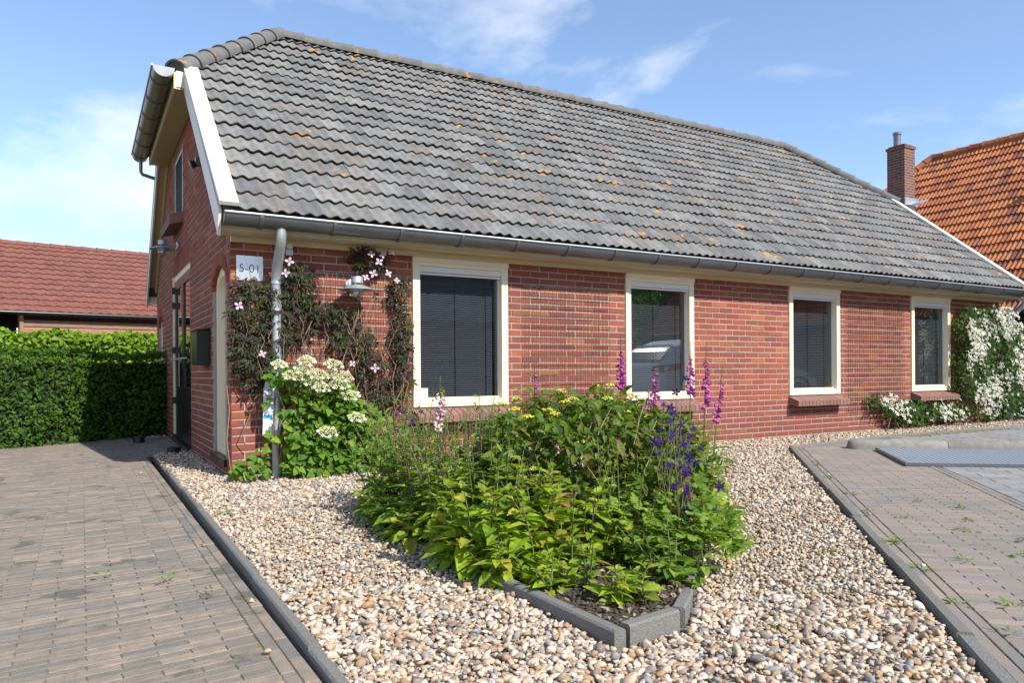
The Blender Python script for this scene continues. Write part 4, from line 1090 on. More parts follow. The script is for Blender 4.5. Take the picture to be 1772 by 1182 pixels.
def flower4(L=0.032, k=4, w=.36, cup=.12):
    V = []; F = []
    for i in range(k):
        an = 2*math.pi*i/k + .3; c, s = math.cos(an), math.sin(an); b = len(V)
        for x, y, z in ((0,.04,0),(-w*.7,.38,cup),(-w*.75,.72,cup*1.2),(0,1,cup*.9),(w*.75,.72,cup*1.2),(w*.7,.38,cup),(0,.55,cup*.6)): V.append(((x*c+y*s)*L, (-x*s+y*c)*L, z*L))
        F += [(b,b+6,b+1),(b+1,b+6,b+2),(b+2,b+6,b+3),(b+3,b+6,b+4),(b+4,b+6,b+5),(b+5,b+6,b)]
    b = len(V)
    for i in range(5): V.append((.1*L*math.cos(i*1.257), .1*L*math.sin(i*1.257), .05*L))
    V.append((0, 0, .28*L)); F += [(b+i, b+(i+1) % 5, b+5) for i in range(5)]
    return np.array(V), np.array(F)
def columbine_flower(L=0.022):
    V, F = flower4(L, 5, .30, -.05); n0 = len(V); V = list(map(tuple, V)); F = list(map(tuple, F))
    for i in range(5):      # spurs and inner cup
        an = 2*math.pi*(i+.5)/5 + .3; c, s = math.cos(an), math.sin(an); b = len(V)
        V += [((.28*c-.12*s)*L, (.28*s+.12*c)*L, .35*L), ((.28*c+.12*s)*L, (.28*s-.12*c)*L, .35*L), (.45*c*L, .45*s*L, .55*L), (.22*c*L, .22*s*L, -.9*L)]
        F += [(b, b+1, b+2), (b, b+3, b+1), (b+2, b+3, b), (b+1, b+3, b+2)]
    return np.array(V), np.array(F)
def bell(L=0.045, r=0.0125):
    V = []; F = []; seg = 8; prof = [(.25, 0), (.62, .10), (.80, .35), (.95, .65), (1.15, .88), (1.42, 1.0)]
    for a, h in prof:
        for k in range(seg): an = 2*math.pi*k/seg; V.append((r*a*math.cos(an), r*a*math.sin(an) + .1*h*h*L, -h*L))
    for i in range(len(prof)-1):
        for k in range(seg): F.append((i*seg+k, (i+1)*seg+k, (i+1)*seg+(k+1) % seg, i*seg+(k+1) % seg))
    return np.array(V), np.array(F)
def shared(name, VF, mat, smooth=False):
    me = mesh_np(name, VF[0], VF[1], smooth); me.materials.append(mat); return me
me_fox = shared('flower', bell(), m_fox, True); me_foxp = shared('flower', bell(.048, .0135), m_foxp, True)
me_pur = shared('flower', columbine_flower(.025), m_pur); me_pnk = shared('flower', columbine_flower(.021), m_pnk)
me_ppk = shared('flower', flower4(.040), m_ppk); me_wht = shared('flower', flower4(.030, 4, .27, .05), m_wht)
me_hyw = shared('sterile_floret', flower4(.016, 4, .5, .02), m_wht)
def face(d, roll=None):
    q = Vector(d).to_track_quat('Z', 'Y'); e = (q @ Matrix.Rotation(R.uniform(0, 6.28) if roll is None else roll, 3, 'Z').to_quaternion()).to_euler(); return e

def foxglove(x, y, ztop, zlow, label, mesh=None, lean=(0, 0), nb=26, bud=None):
    t = empty('foxglove', (x, y, 0.01), label, 'foxglove', 'foxgloves in the bed')
    b = Vector((x, y, 0.0)); top = Vector((x + lean[0], y + lean[1], ztop)); mid = b.lerp(top, .5) + Vector((R.uniform(-.01, .01), R.uniform(-.01, .01), 0))
    pt = lambda u: (b*(1-u)**2 + mid*2*u*(1-u) + top*u*u)
    MB().tube([pt(u) for u in np.linspace(0, 1, 7)], [.0065, .006, .0055, .005, .004, .003, .0015], 6).build('stem', m_stem, t, True)
    u0 = zlow / ztop; me = mesh or me_fox; H_ = ztop - zlow; fb = Fol()
    for i in range(nb):
        k = i / nb; u = u0 + (1 - u0) * k * 0.70; p = pt(u); an = R.choice((-1, 1)) * R.uniform(0.1, 1.25) + math.pi * 1.35 + R.uniform(-.5, .5)
        d = Vector((math.cos(an), math.sin(an), -0.62 - .35*(1-k))).normalized(); s = (1.05 - .58*k) * R.uniform(.72, 1.05)
        q = p + Vector((math.cos(an), math.sin(an), 0)) * .006
        put('flower', me, None, t, tuple(q), face(-d), (s, s, s))
    for i in range(26):
        u = u0 + (1 - u0) * (0.66 + 0.34 * i / 26); p = pt(u); an = i * 2.4; s = .026 * (1.1 - .8*i/26); d = (math.cos(an), math.sin(an), -.3 + .9*i/26)
        fb.add(T_WD, np.array([p]), np.array([d]), np.array([(0, 0, 1.)]), s)
    fb.build('buds', bud or m_bud, t)
    lf = Fol()
    for i in range(16):
        u = R.uniform(.02, max(.06, u0 * .85)); an = i * 2.4 + R.uniform(-.3, .3); p = pt(u); s = R.uniform(.10, .19) * (1.1 - u*.8)
        lf.add(T_OV, np.array([p]), np.array([(math.cos(an), math.sin(an), .35)]), np.array([(-.4*math.cos(an), -.4*math.sin(an), 1)]), s)
    lf.build('leaves', m_lf_mid, t)
    return t

def stalk_clump(name, label, cat, cx, cy, rad, n, h, T, size, mat, per=16, group=None, opp=True, up=.35, tip=None, droop=0.0):
    """upright leafy stalks"""
    t = empty(name, (cx, cy, 0.01), label, cat, group); st = MB(); lf = Fol()
    for i in range(n):
        a, r = R.uniform(0, 6.28), rad * math.sqrt(R.random()); bx, by = cx + r*math.cos(a), cy + r*math.sin(a)
        hh = h * R.uniform(.72, 1.08) * (1 - .25 * r / rad); lx, ly = R.uniform(-.07, .07) + .10*math.cos(a)*r/rad*h/.5, R.uniform(-.07, .07) + .10*math.sin(a)*r/rad*h/.5
        sz0 = R.uniform(.75, 1.2); pt = lambda u: np.array((bx + lx*u*u, by + ly*u*u, hh*u))
        st.tube([pt(u) for u in (0, .35, .7, 1)], [.004, .0035, .003, .0015], 5, False)
        ph = R.uniform(0, 6.28)
        for k in range(per):
            u = .12 + .88 * (k + R.uniform(-.2, .2)) / per; u = min(1, max(.05, u)); sz = size * (1.05 - .72*u**1.6) * R.uniform(.8, 1.15)
            for q in ((0, math.pi) if opp else (0,)):
                an = ph + k * (1.57 if opp else 2.4) + q + R.uniform(-.55, .55); el = up + .9 * u**4 + R.uniform(-.45, .35)
                lf.add(T, pt(u)[None], np.array([(math.cos(an), math.sin(an), el)]), np.array([(-el*math.cos(an) + R.uniform(-.5, .5), -el*math.sin(an) + R.uniform(-.5, .5), 1)]), sz * sz0 * R.uniform(.7, 1.15))
    st.build('stems', m_stem, t, kind='stuff'); lf.build('leaves', mat, t)
    return t

def columbine(cx, cy, heads, label, mesh, leafn=90, lr=.22, lz=.24, mat=None):
    t = empty('columbine', (cx, cy, 0.01), label, 'columbine', 'columbines in the bed')
    st = MB()
    for (x, y, z) in heads:
        bx, by = cx + R.uniform(-.05, .05), cy + R.uniform(-.05, .05); m1 = (bx*.6 + x*.4, by*.6 + y*.4, z*.6)
        st.tube([(bx, by, 0), m1, (x, y, z)], [.0028, .0022, .0014], 5, False)
        d = Vector((R.uniform(-.8, .4), R.uniform(-1.1, -.3), R.uniform(-.9, .2))).normalized(); s = R.uniform(.7, 1.2)
        put('flower', mesh, None, t, (x, y, z), face(d), (s, s, s))
    st.build('stems', m_stem, t, kind='stuff')
    lf = Fol(); n = leafn; a = rng.uniform(0, 6.28, n); r = lr * np.sqrt(rng.uniform(0.05, 1, n)); z = .05 + lz * (1 - (r/lr)**2 * .6) * rng.uniform(.4, 1, n)
    P = np.stack([cx + r*np.cos(a), cy + r*np.sin(a), z], 1); A = np.stack([np.cos(a), np.sin(a), rng.uniform(-.2, .3, n)], 1) + rng.normal(0, .3, (n, 3)); Nn = np.stack([.3*np.cos(a), .3*np.sin(a) - .25, np.ones(n)], 1) + rng.normal(0, .25, (n, 3))
    lf.add(T_LB, P, A, Nn, rng.uniform(.045, .075, n)); lf.build('leaves', mat or m_lf_mid, t)
    return t

# centre shrub
t = empty('flowering_shrub', (1.42, -3.10, 0.01), 'broad dark green shrub with flat yellow flower heads filling the bed centre', 'shrub')
C0 = np.array([1.38, -3.12, 0.22]); RX = np.array([0.72, 0.66, 0.50])
lf = Fol(); n = 5200; D = rdir(n, -.35, 1); rr = rng.uniform(.55, 1.0, n)**.6
bmp = 1 + .13*np.sin(D[:, 0]*7 + 1) * np.sin(D[:, 1]*6 + 2) + .08*np.sin(D[:, 2]*11 + D[:, 0]*9)
P = C0 + D * RX * (rr * bmp)[:, None]; P = P[P[:, 2] > .05]; D = D[:len(P)]
D = unit((P - C0) / RX); n = len(P)
lf.add(T_OV, P, unit(D * np.array([1, 1, .2]) + rng.normal(0, .55, (n, 3))), D * .7 + np.array([0.05, -.15, .9]) + rng.normal(0, .35, (n, 3)), rng.uniform(.030, .095, n))
lf.build('crown', m_lf_shrub, t)
mb = MB()
for i in range(46):
    a = R.uniform(0, 6.28); e = R.uniform(.35, 1.0); q = C0 + np.array([math.cos(a)*.85*math.sqrt(1-e*e*.9), math.sin(a)*.85*math.sqrt(1-e*e*.9), e]) * RX * R.uniform(.7, 1.03)
    b = np.array([1.38 + R.uniform(-.2, .2), -3.12 + R.uniform(-.2, .2), 0]); m1 = b*.5 + q*.5 + np.array([R.uniform(-.05, .05), R.uniform(-.05, .05), .08]); mb.tube([b, m1, q], [.006, .004, .002], 5, False)
mb.build('branches', m_stem, t, kind='stuff')
mb = MB()
for i in range(34):
    x, y = R.uniform(1.0, 1.55), R.uniform(-3.75, -3.2); z = R.uniform(.25, .62); L = R.uniform(.12, .26); dx, dy = R.uniform(-.10, .10), R.uniform(-.08, .04)
    p0, p1, p2 = np.array([x, y, z - L*.5]), np.array([x + dx*.4, y + dy*.4, z]), np.array([x + dx, y + dy, z + L*.5])
    mb.tube([p0, p1, p2], [.0028, .0024, .0014], 5, False)
    if R.random() < .6: mb.tube([p1, p1 + np.array([-dx*.6 + R.uniform(-.03, .03), dy, L*.4])], [.002, .001], 4, False)
mb.build('dry_twigs', m_twig, t, kind='stuff')
YC = [(0.71,-3.3,.69),(0.79,-3.3,.66),(0.87,-3.3,.62),(0.98,-3.3,.65),(1.03,-3.3,.63),(1.01,-3.35,.55),(1.1,-3.3,.69),(1.18,-3.25,.70),(1.39,-3.3,.77),(1.37,-3.3,.70),(1.45,-3.3,.68),(1.51,-3.3,.62),(1.06,-3.5,.50),(0.72,-3.6,.40),(0.78,-3.6,.34),(0.98,-3.7,.25),(1.30,-3.7,.27),(1.40,-3.6,.36),(1.25,-3.6,.34),(1.61,-3.2,.71),(1.69,-3.25,.59),(1.2,-3.1,.74),(0.92,-3.1,.70),(1.48,-3.05,.76)]
V0, F0 = ico(0)
for x, y, z in YC:
    Vs = []; Fs = []; n = 0
    for i in range(26):
        r, a = .028*math.sqrt(R.random()), R.uniform(0, 6.28); c = np.array([x + r*math.cos(a)*1.2, y + r*math.sin(a), z + .012*(1 - (r/.028)**2) + R.uniform(-.003, .003)]); Vs.append(V0*R.uniform(.004, .0065) + c); Fs.append(F0 + n); n += 12
    put('flower_head', mesh_np('flower_head', np.concatenate(Vs) - org(t), np.concatenate(Fs)), m_yel, t)

# foxgloves
foxglove(2.27, -2.30, 1.12, .73, 'tall magenta foxglove standing left of the second window', nb=34)
foxglove(2.33, -2.60, .97, .54, 'magenta foxglove in front of the reflected car in the second window', nb=30)
foxglove(2.20, -2.68, .80, .50, 'short magenta foxglove with a budding tip below the second window', nb=18)
foxglove(2.81, -2.42, 1.07, .69, 'magenta foxglove against the right jamb of the second window', lean=(.02, 0), nb=24)
foxglove(2.74, -2.62, 1.06, .61, 'tall magenta foxglove standing just right of the second window', lean=(.05, 0), nb=28)
foxglove(2.92, -2.52, .90, .49, 'rightmost magenta foxglove leaning away from the bed', lean=(.16, .02), nb=18)
foxglove(1.57, -2.25, .94, .59, 'thin magenta foxglove rising behind the shrub before the bare wall', nb=14)
foxglove(0.69, -2.60, .83, .53, 'pale pink and cream foxglove in front of the first window', me_foxp, lean=(.02, 0), nb=24, bud=m_lf_lime)

# columbines
hd = [(1.75,-3.4,.62),(1.81,-3.4,.55),(1.73,-3.4,.57),(1.88,-3.4,.48),(1.66,-3.4,.46),(1.81,-3.42,.44),(1.64,-3.4,.40),(1.79,-3.4,.38),(1.86,-3.4,.34),(1.92,-3.4,.33),(1.70,-3.35,.52),(1.86,-3.3,.60),(1.77,-3.3,.66),(1.95,-3.35,.52),(1.68,-3.45,.34),(1.9,-3.45,.42),(2.05,-3.1,.72),(2.5,-2.7,.80),(2.1,-3.0,.62),(1.72,-3.42,.49),(1.83,-3.38,.50),(1.78,-3.43,.32)]
hd += [(1.72 + R.uniform(-.12, .2), -3.4 + R.uniform(-.1, .1), R.uniform(.3, .66)) for _ in range(5)]
hd = [tuple(CAMP + (np.array(h_) - CAMP) * .83) for h_ in hd]
columbine(1.27, -3.90, hd, 'tall columbine thick with dark purple flowers at the right edge', me_pur, 130, .32, .34)
hd = [(1.10 + R.uniform(0, .32), -4.0 + R.uniform(-.12, .12), R.uniform(.14, .42)) for _ in range(10)] + [(1.20,-4.0,.33),(1.26,-4.02,.32),(1.17,-4.05,.36),(1.29,-4.0,.27),(1.22,-4.06,.25),(1.24,-4.05,.21),(1.21,-4.1,.15),(1.14,-4.08,.16),(1.32,-3.95,.38)]
columbine(1.25, -4.02, hd, 'low columbine with white-rimmed purple flowers near the front corner', me_pur, 120, .24, .18)
columbine(0.63, -2.20, [(0.61,-2.3,.61),(0.66,-2.3,.56),(0.57,-2.3,.50),(0.63,-2.3,.45),(0.72,-2.3,.61),(0.68,-2.3,.36),(0.74,-2.3,.34),(0.58,-2.25,.60),(0.65,-2.28,.52),(0.86,-2.3,.60)], 'columbine with violet flowers at the left end of the bed', me_pur, 60, .2, .3)
columbine(1.60, -3.50, [(1.62,-3.5,.36),(1.68,-3.5,.34),(1.64,-3.52,.27),(1.58,-3.5,.36),(1.60,-3.48,.39),(1.20,-3.6,.50),(1.66,-3.55,.22),(1.22,-3.4,.60),(1.28,-3.4,.62)], 'columbine with pale pink nodding flowers among the shrub leaves', me_pnk, 80, .28, .28, m_lf_lime)

# leafy perennials
gg = 'leafy perennials in the bed'
stalk_clump('leafy_perennial', 'tall green leafy stalks at the left end of the bed', 'perennial', 0.70, -2.10, .28, 48, .78, T_LA, .115, m_lf_mid, 17, gg, False, .3)
stalk_clump('leafy_perennial', 'dense green stalks in front of the first window sill', 'perennial', 0.80, -2.62, .32, 64, .76, T_LA, .115, m_lf_mid, 17, gg, False, .3)
stalk_clump('leafy_perennial', 'green stalks leaning over the left bed kerb beside the shrub', 'perennial', 0.70, -3.12, .28, 56, .72, T_LA, .12, m_lf_mid, 15, gg, False, .25)
stalk_clump('leafy_perennial', 'fine green stalks rising around the foxgloves at the back right', 'perennial', 2.25, -2.45, .36, 46, .74, T_LA, .08, m_lf_mid, 20, gg, False, .4)
stalk_clump('leafy_perennial', 'pale green stalks along the right side of the bed', 'perennial', 2.00, -3.00, .32, 44, .62, T_LA, .11, m_lf_lime, 14, gg, False, .3)
stalk_clump('leafy_perennial', 'slender yellow-green shoots rising through the front of the shrub', 'perennial', 1.10, -3.60, .34, 30, .60, T_LA, .085, m_lf_lime, 13, gg, False, .45)
stalk_clump('leafy_perennial', 'thin shoots standing above the shrub top behind the yellow heads', 'perennial', 1.55, -2.75, .40, 30, .86, T_LA, .075, m_lf_mid, 14, gg, False, .5)
gs = 'lime leaved sages along the bed edge'
stalk_clump('leafy_sage', 'lime green broad-leaved clump spilling over the left kerb', 'sage', 0.55, -3.62, .20, 16, .54, T_OV, .155, m_lf_lime, 8, gs, True, .15)
stalk_clump('leafy_sage', 'bright lime clump in front of the shrub centre', 'sage', 0.74, -3.80, .20, 15, .52, T_OV, .145, m_lf_lime, 8, gs, True, .15)
stalk_clump('leafy_sage', 'lime broad-leaved clump at the left bed edge below the pale foxglove', 'sage', 0.50, -3.20, .18, 14, .48, T_OV, .15, m_lf_lime, 7, gs, True, .1)
stalk_clump('leafy_sage', 'lime clump at the foot of the shrub above the bare soil', 'sage', 1.02, -3.82, .20, 14, .40, T_OV, .13, m_lf_lime, 7, gs, True, .15)
stalk_clump('leafy_sage', 'small lime plant on bare soil at the front corner of the bed', 'sage', 0.66, -4.36, .08, 8, .18, T_OV, .105, m_lf_lime, 4, gs, True, .35)
stalk_clump('leafy_sage', 'low yellowish plant hugging the kerb near the front corner', 'sage', 0.52, -4.02, .13, 12, .17, T_OV, .09, m_lf_lime, 4, gs, True, .3)
stalk_clump('leafy_sage', 'fresh green clump beside the purple columbine at the front right edge', 'sage', 1.05, -4.18, .17, 15, .24, T_OV, .10, m_lf_mid, 5, gs, True, .2)
stalk_clump('leafy_sage', 'yellow-green clump spilling over the right bed edge onto gravel', 'sage', 1.55, -3.72, .20, 20, .34, T_OV, .11, m_lf_lime, 7, gs, True, .15)
stalk_clump('leafy_sage', 'low lime leaves covering the kerb below the green stalks', 'sage', 0.42, -2.92, .13, 14, .20, T_OV, .115, m_lf_lime, 5, gs, True, .05)
stalk_clump('leafy_sage', 'low green leaves covering the kerb at the rear of the bed', 'sage', 0.43, -2.45, .14, 14, .22, T_OV, .125, m_lf_mid, 5, gs, True, .05)
stalk_clump('leafy_sage', 'lime leaves hanging over the kerb just behind its bare front piece', 'sage', 0.42, -3.42, .13, 15, .22, T_OV, .12, m_lf_lime, 5, gs, True, .0)
stalk_clump('leafy_sage', 'drooping yellow-green leaves where the bare kerb begins', 'sage', 0.45, -3.80, .13, 14, .20, T_OV, .115, m_lf_lime, 5, gs, True, .0)
stalk_clump('silver_spike_plant', 'single pale grey-green flower spike on the bare soil', 'plant', 0.62, -4.16, .02, 2, .30, T_OV, .06, m_lf_mid, 7, None, True, .4)
stalk_clump('foxglove_rosette', 'large drooping leaves on the gravel side below the tall perennials', 'plant', 0.52, -2.75, .12, 10, .28, T_OV, .22, m_lf_mid, 4, None, True, -.1)
stalk_clump('foxglove_rosette', 'long light green leaves hanging over the right bed edge', 'plant', 2.12, -3.18, .13, 10, .32, T_OV, .22, m_lf_lime, 4, None, True, -.05)
stalk_clump('foxglove_rosette', 'drooping green leaves over the kerb at the rear left corner of the bed', 'plant', 0.55, -2.15, .12, 8, .26, T_OV, .20, m_lf_mid, 4, None, True, -.1)

# climbers
def blob_pts(blobs, dens, y0, y1):
    out = []
    for x, z, rx, rz in blobs:
        n = max(4, int(dens * rx * rz * 3.14)); a = rng.uniform(0, 6.28, n); r = np.sqrt(rng.uniform(0, 1, n)) * rng.uniform(.85, 1.15, n)
        out.append(np.stack([x + rx*r*np.cos(a), y0 + (y1 - y0) * rng.uniform(0, 1, n) * (1.05 - r*.5).clip(.2, 1), z + rz*r*np.sin(a)], 1))
    return np.concatenate(out)
t = empty('dark_clematis', (0.5, -0.05, 0), 'climber with dark bronze leaves and pale pink flowers on the corner wall', 'climber')
DB = [(0.17,1.36,.19,.29),(0.10,1.07,.13,.29),(0.22,0.88,.21,.19),(0.56,1.63,.18,.18),(0.53,1.33,.18,.22),(0.76,1.38,.15,.11),(0.91,1.34,.20,.11),(1.18,1.88,.21,.12),(1.46,1.60,.10,.15),(1.50,1.20,.10,.32),(1.48,.82,.11,.24),(1.02,1.13,.21,.13),(1.18,.88,.16,.20),(1.26,.61,.14,.13),(0.08,1.55,.08,.17),(0.49,1.72,.12,.08),(0.31,1.07,.15,.25),(0.30,1.50,.10,.12)]
P = blob_pts(DB, 1150, -.02, -.18); P = P[(P[:, 2] > .12) & (P[:, 0] > -.06)]
P = P[~((P[:, 0] > .0) & (P[:, 0] < .26) & (P[:, 2] > 1.66))]
n = len(P); A = np.stack([rng.normal(0, .6, n), rng.normal(-.35, .3, n), rng.normal(-.55, .5, n)], 1); Nn = np.stack([rng.normal(0, .45, n), -np.ones(n), rng.normal(.45, .4, n)], 1)
Fol().add(T_PN, P, A, Nn, rng.uniform(.045, .085, n)).build('leaves', m_lf_dark, t)
mb = MB()
for i in range(34):
    x, z = R.uniform(.05, 1.55), R.uniform(.1, .5); p = [(x, -.05, z)]
    for k in range(7): x += R.uniform(-.12, .12); z += R.uniform(.12, .26); p.append((min(1.58, max(.03, x)), R.uniform(-.16, -.04), min(1.9, z)))
    mb.tube(p, [.0042, .004, .0038, .0034, .003, .0026, .0022, .0016], 5, False)
mb.build('vines', m_vine, t, kind='stuff')
for x, z in [(0.44,1.79),(0.41,1.69),(1.26,1.90),(1.17,1.73),(1.23,1.84),(1.34,1.93),(1.10,1.69),(1.39,1.68),(0.98,.93),(1.19,.89),(0.03,1.40),(0.22,1.01),(1.15,1.90),(1.31,1.74)]:
    s = R.uniform(.8, 1.1); put('flower', me_ppk, None, t, (x, R.uniform(-.21, -.17), z), face((R.uniform(-.5, .2), -1, R.uniform(.0, .6))), (s, s, s))

t = empty('climbing_hydrangea', (0.62, -0.15, 0), 'green climber with flat cream flower clusters round the downpipe foot', 'climber')
HB = [(0.61,.60,.36,.22),(0.42,.80,.19,.12),(0.84,.64,.20,.18),(0.51,.29,.28,.22),(0.86,.30,.28,.22),(0.34,.16,.18,.17),(0.61,.10,.33,.14),(1.00,.10,.20,.13),(0.12,.09,.15,.10),(0.90,.47,.25,.18),(0.71,.03,.30,.05),(1.22,.16,.20,.16),(1.15,.40,.16,.14)]
P = blob_pts(HB, 950, -.12, -.42); P = P[P[:, 2] > .0]; P = P[~((np.abs(P[:, 0] - .345 - (P[:, 1] + .08) * .223) < .075) & (P[:, 2] < .80) & (rng.uniform(0, 1, len(P)) < np.where(P[:, 2] < .3, 1.0, .75)))]; n = len(P)
A = np.stack([rng.normal(0, .6, n), rng.normal(-.5, .3, n), rng.normal(-.5, .35, n)], 1); Nn = np.stack([rng.normal(0, .35, n), -np.full(n, .75), rng.normal(.75, .3, n)], 1)
Fol().add(T_HT, P, A, Nn, rng.uniform(.045, .085, n)).build('leaves', m_lf_hyd, t)
mb = MB()
for i in range(10):
    x = .42 + R.uniform(-.05, .05); mb.tube([(x, -.12, 0), (x + R.uniform(-.05, .1), -.14, .25), (x + R.uniform(-.2, .35), -.2, .55), (x + R.uniform(-.2, .45), -.3, .8)], [.012, .010, .007, .004], 6, False)
mb.tube([(-.02, -.1, .02), (-.05, -.10, .3), (-.03, -.1, .55), (-.05, -.1, .75)], .004, 5, False)
mb.build('stems', m_vine, t, kind='stuff')
for x, z, s in [(0.29,.92,.65),(0.51,.95,.8),(0.73,.92,.85),(0.40,.83,.85),(0.60,.84,.95),(0.78,.75,.9),(0.88,.66,.8),(0.63,.73,.8),(0.49,.88,.9),(0.68,.36,.9),(0.93,.47,.8),(0.80,.82,1),(0.56,.78,1)]:
    y = -.42 - .03*R.random(); Vs = []; Fs = []; n = 0
    for i in range(190):
        r, a = .092*s*math.sqrt(R.random()), R.uniform(0, 6.28); c = np.array([x + r*math.cos(a), y + r*math.sin(a)*.8 - .02, z + .03*(1 - (r/.085/s)**2) + R.uniform(-.006, .006) + r*math.sin(a)*.45]); Vs.append(V0*R.uniform(.004, .0068) + c); Fs.append(F0 + n); n += 12
    fh = put('flower_head', mesh_np('flower_head', np.concatenate(Vs) - org(t), np.concatenate(Fs)), m_hyf, t)
    s *= 1.0
    for i in range(6):
        a = i * 1.0 + R.uniform(-.2, .2) + math.pi*.9; r = .088*s; put('sterile_floret', me_hyw, None, fh, (x + r*math.cos(a), y + r*math.sin(a)*.8 - .025, z + r*math.sin(a)*.45 + R.uniform(-.01, .01)), face((0, -1, .7)))

def white_clematis(blobs, nfl, label, dens, y1, base, extra=0):
    t = empty('white_clematis', base, label, 'climber', 'white flowering climbers')
    P = blob_pts(blobs, dens, -.03, y1); P = P[P[:, 2] > .02]; n = len(P)
    A = np.stack([rng.normal(0, .6, n), rng.normal(-.4, .3, n), rng.normal(-.4, .5, n)], 1); Nn = np.stack([rng.normal(0, .45, n), -np.ones(n), rng.normal(.5, .4, n)], 1)
    Fol().add(T_PN, P, A, Nn, rng.uniform(.06, .11, n)).build('leaves', m_lf_clem, t)
    P = blob_pts(blobs, 620, y1 * .8, y1 - .07); P = P[P[:, 2] > .05]; key = np.sin(P[:, 0]*5.1 + P[:, 2]*2.3) + np.sin(P[:, 2]*6.3 - P[:, 0]*2.9) + .7*np.sin(P[:, 0]*13 + P[:, 2]*9) + rng.normal(0, .9, len(P))
    P = P[np.argsort(-key)]
    if extra:
        fo = Fol(); Q = P[nfl:nfl + extra]; k_ = len(Q); fo.add(flower4(1.0, 4, .27, .05), Q, rng.normal(0, 1, (k_, 3)), np.stack([rng.normal(-.2, .3, k_), -np.ones(k_), rng.normal(.4, .3, k_)], 1), rng.uniform(.022, .033, k_)); fo.build('blossom', m_wht, t, 'stuff')
    P = P[:nfl]
    for p in P:
        s = R.uniform(.75, 1.15); put('flower', me_wht, None, t, tuple(p), face((R.uniform(-.7, .3), -1, R.uniform(-.1, .8))), (s, s, s))
    mb = MB(); xs_ = [b[0] for b in blobs]
    for i in range(8):
        x = R.uniform(min(xs_), max(xs_)); mb.tube([(x, -.06, 0), (x + R.uniform(-.1, .1), -.08, .25), (x + R.uniform(-.2, .2), -.1, .5)], [.008, .006, .004], 5, False)
    mb.build('stems', m_vine, t, kind='stuff')
WB = [(11.25,1.45,.62,.40),(11.90,1.02,.62,.52),(11.10,.83,.55,.46),(11.60,.30,.75,.30),(10.86,1.50,.22,.34),(10.80,.83,.18,.42),(12.25,.38,.45,.36),(12.25,1.25,.38,.38),(11.7,1.6,.4,.25)]
white_clematis(WB, 300, 'large climber covered in white star flowers at the far end of the wall', 560, -.34, (11.4, -.05, 0), 1000)
LB = [(10.30,.22,.45,.15),(9.75,.24,.45,.15),(9.2,.27,.42,.14),(9.45,.13,.45,.09),(10.55,.12,.3,.1),(8.72,.42,.14,.12),(8.55,.40,.12,.06)]
white_clematis(LB, 90, 'low trailing climber with white flowers under the fourth window', 650, -.26, (9.7, -.05, 0), 80)

# plant label
t = empty('plant_label', (0.27, -0.13, 0.3), 'hanging plant label card with purple flower picture beside the downpipe', 'plant label')
pl = MB().prism([(0.225, .33), (0.30, .35), (0.325, .72), (0.29, .80), (0.255, .80), (0.235, .72)], 1, -0.135, -0.130).build('card', M('card_white', (0.72, 0.74, 0.78), .4), t)
MB().box((0.232, -0.1375, .33 + .14), (0.300, -0.1358, .33 + .17)).build('blue_band', M('card_blue', (0.05, 0.35, 0.60), .4), pl)
lf = Fol(); n = 40; P = np.stack([rng.uniform(.245, .31, n), np.full(n, -.138), rng.uniform(.56, .74, n)], 1)
lf.add(T_SM, P, rng.normal(0, 1, (n, 3)) * np.array([1, .05, 1]), np.tile((0, -1., 0.05), (n, 1)), .016).build('printed_flower', petalmat('print_lilac', [(0, g(.30, .20, .45)), (1, g(.45, .33, .6))]), pl)

# weeds in the joints
wf = Fol()
spots_ = [(RP(s, t_), R.uniform(.5, 1.2)) for s, t_ in [(5.6,.13),(5.1,.10),(4.6,.11),(3.7,.12),(4.9,.34),(5.55,.40),(5.6,.30),(5.3,.52),(4.55,.50),(4.2,.55),(4.4,.75),(3.9,.62),(3.5,.70),(4.75,.62),(5.1,.80),(4.9,.95),(3.9,.30),(3.3,.50),(5.75,.55),(3.1,.15),(2.3,.12),(1.5,.12),(4.3,1.5),(2.6,1.9),(3.4,1.6),(5.9,.18),(6.05,.36)]]
spots_ += [(np.array(q), R.uniform(.5, 1)) for q in [(8.6,-.62),(7.6,-.55),(-.33,-.95),(.95,-4.75),(2.0,-4.2),(-.62,-3.3),(-.75,-3.0),(-1.0,-2.8),(-.3,-1.6)]]
for p, s in spots_:
    k = R.randint(7, 20)
    for i in range(k):
        an = R.uniform(0, 6.28); r = R.uniform(0, .05)*s
        wf.add(T_LA if R.random() < .5 else T_OV, np.array([(p[0] + r*math.cos(an), p[1] + r*math.sin(an), -.02)]), np.array([(math.cos(an), math.sin(an), R.uniform(.1, 1.2))]), np.array([(0, 0, 1.)]), R.uniform(.012, .045)*s)
o = wf.build('weeds', m_lf_mid, None); tag(o, 'small green weeds in the paving joints and gravel', 'weeds', kind='stuff')
lit = Fol(); n = 160; P2 = scatter_xy(bed_poly, .05); P = np.column_stack([P2, np.full(len(P2), .02)]); n = len(P)
lit.add(T_OV, P, rng.normal(0, 1, (n, 3)) * np.array([1, 1, .2]), np.array([0, 0, 1.]) + rng.normal(0, .3, (n, 3)), rng.uniform(.012, .045, n))
P2 = scatter_xy([(0.425, -4.57), (0.685, -4.53), (0.84, -4.41), (1.9, -3.5), (0.42, -3.3)], .016); Pc = np.column_stack([P2, rng.normal(.008, .004, len(P2))])
Vc, Fc = stones(Pc, rng.uniform(.008, .026, len(P2)), 0); tag(put('soil_clods', mesh_np('soil_clods', Vc, Fc, True), m_earth), 'crumbly dark soil in the front corner of the bed', 'soil', kind='stuff')
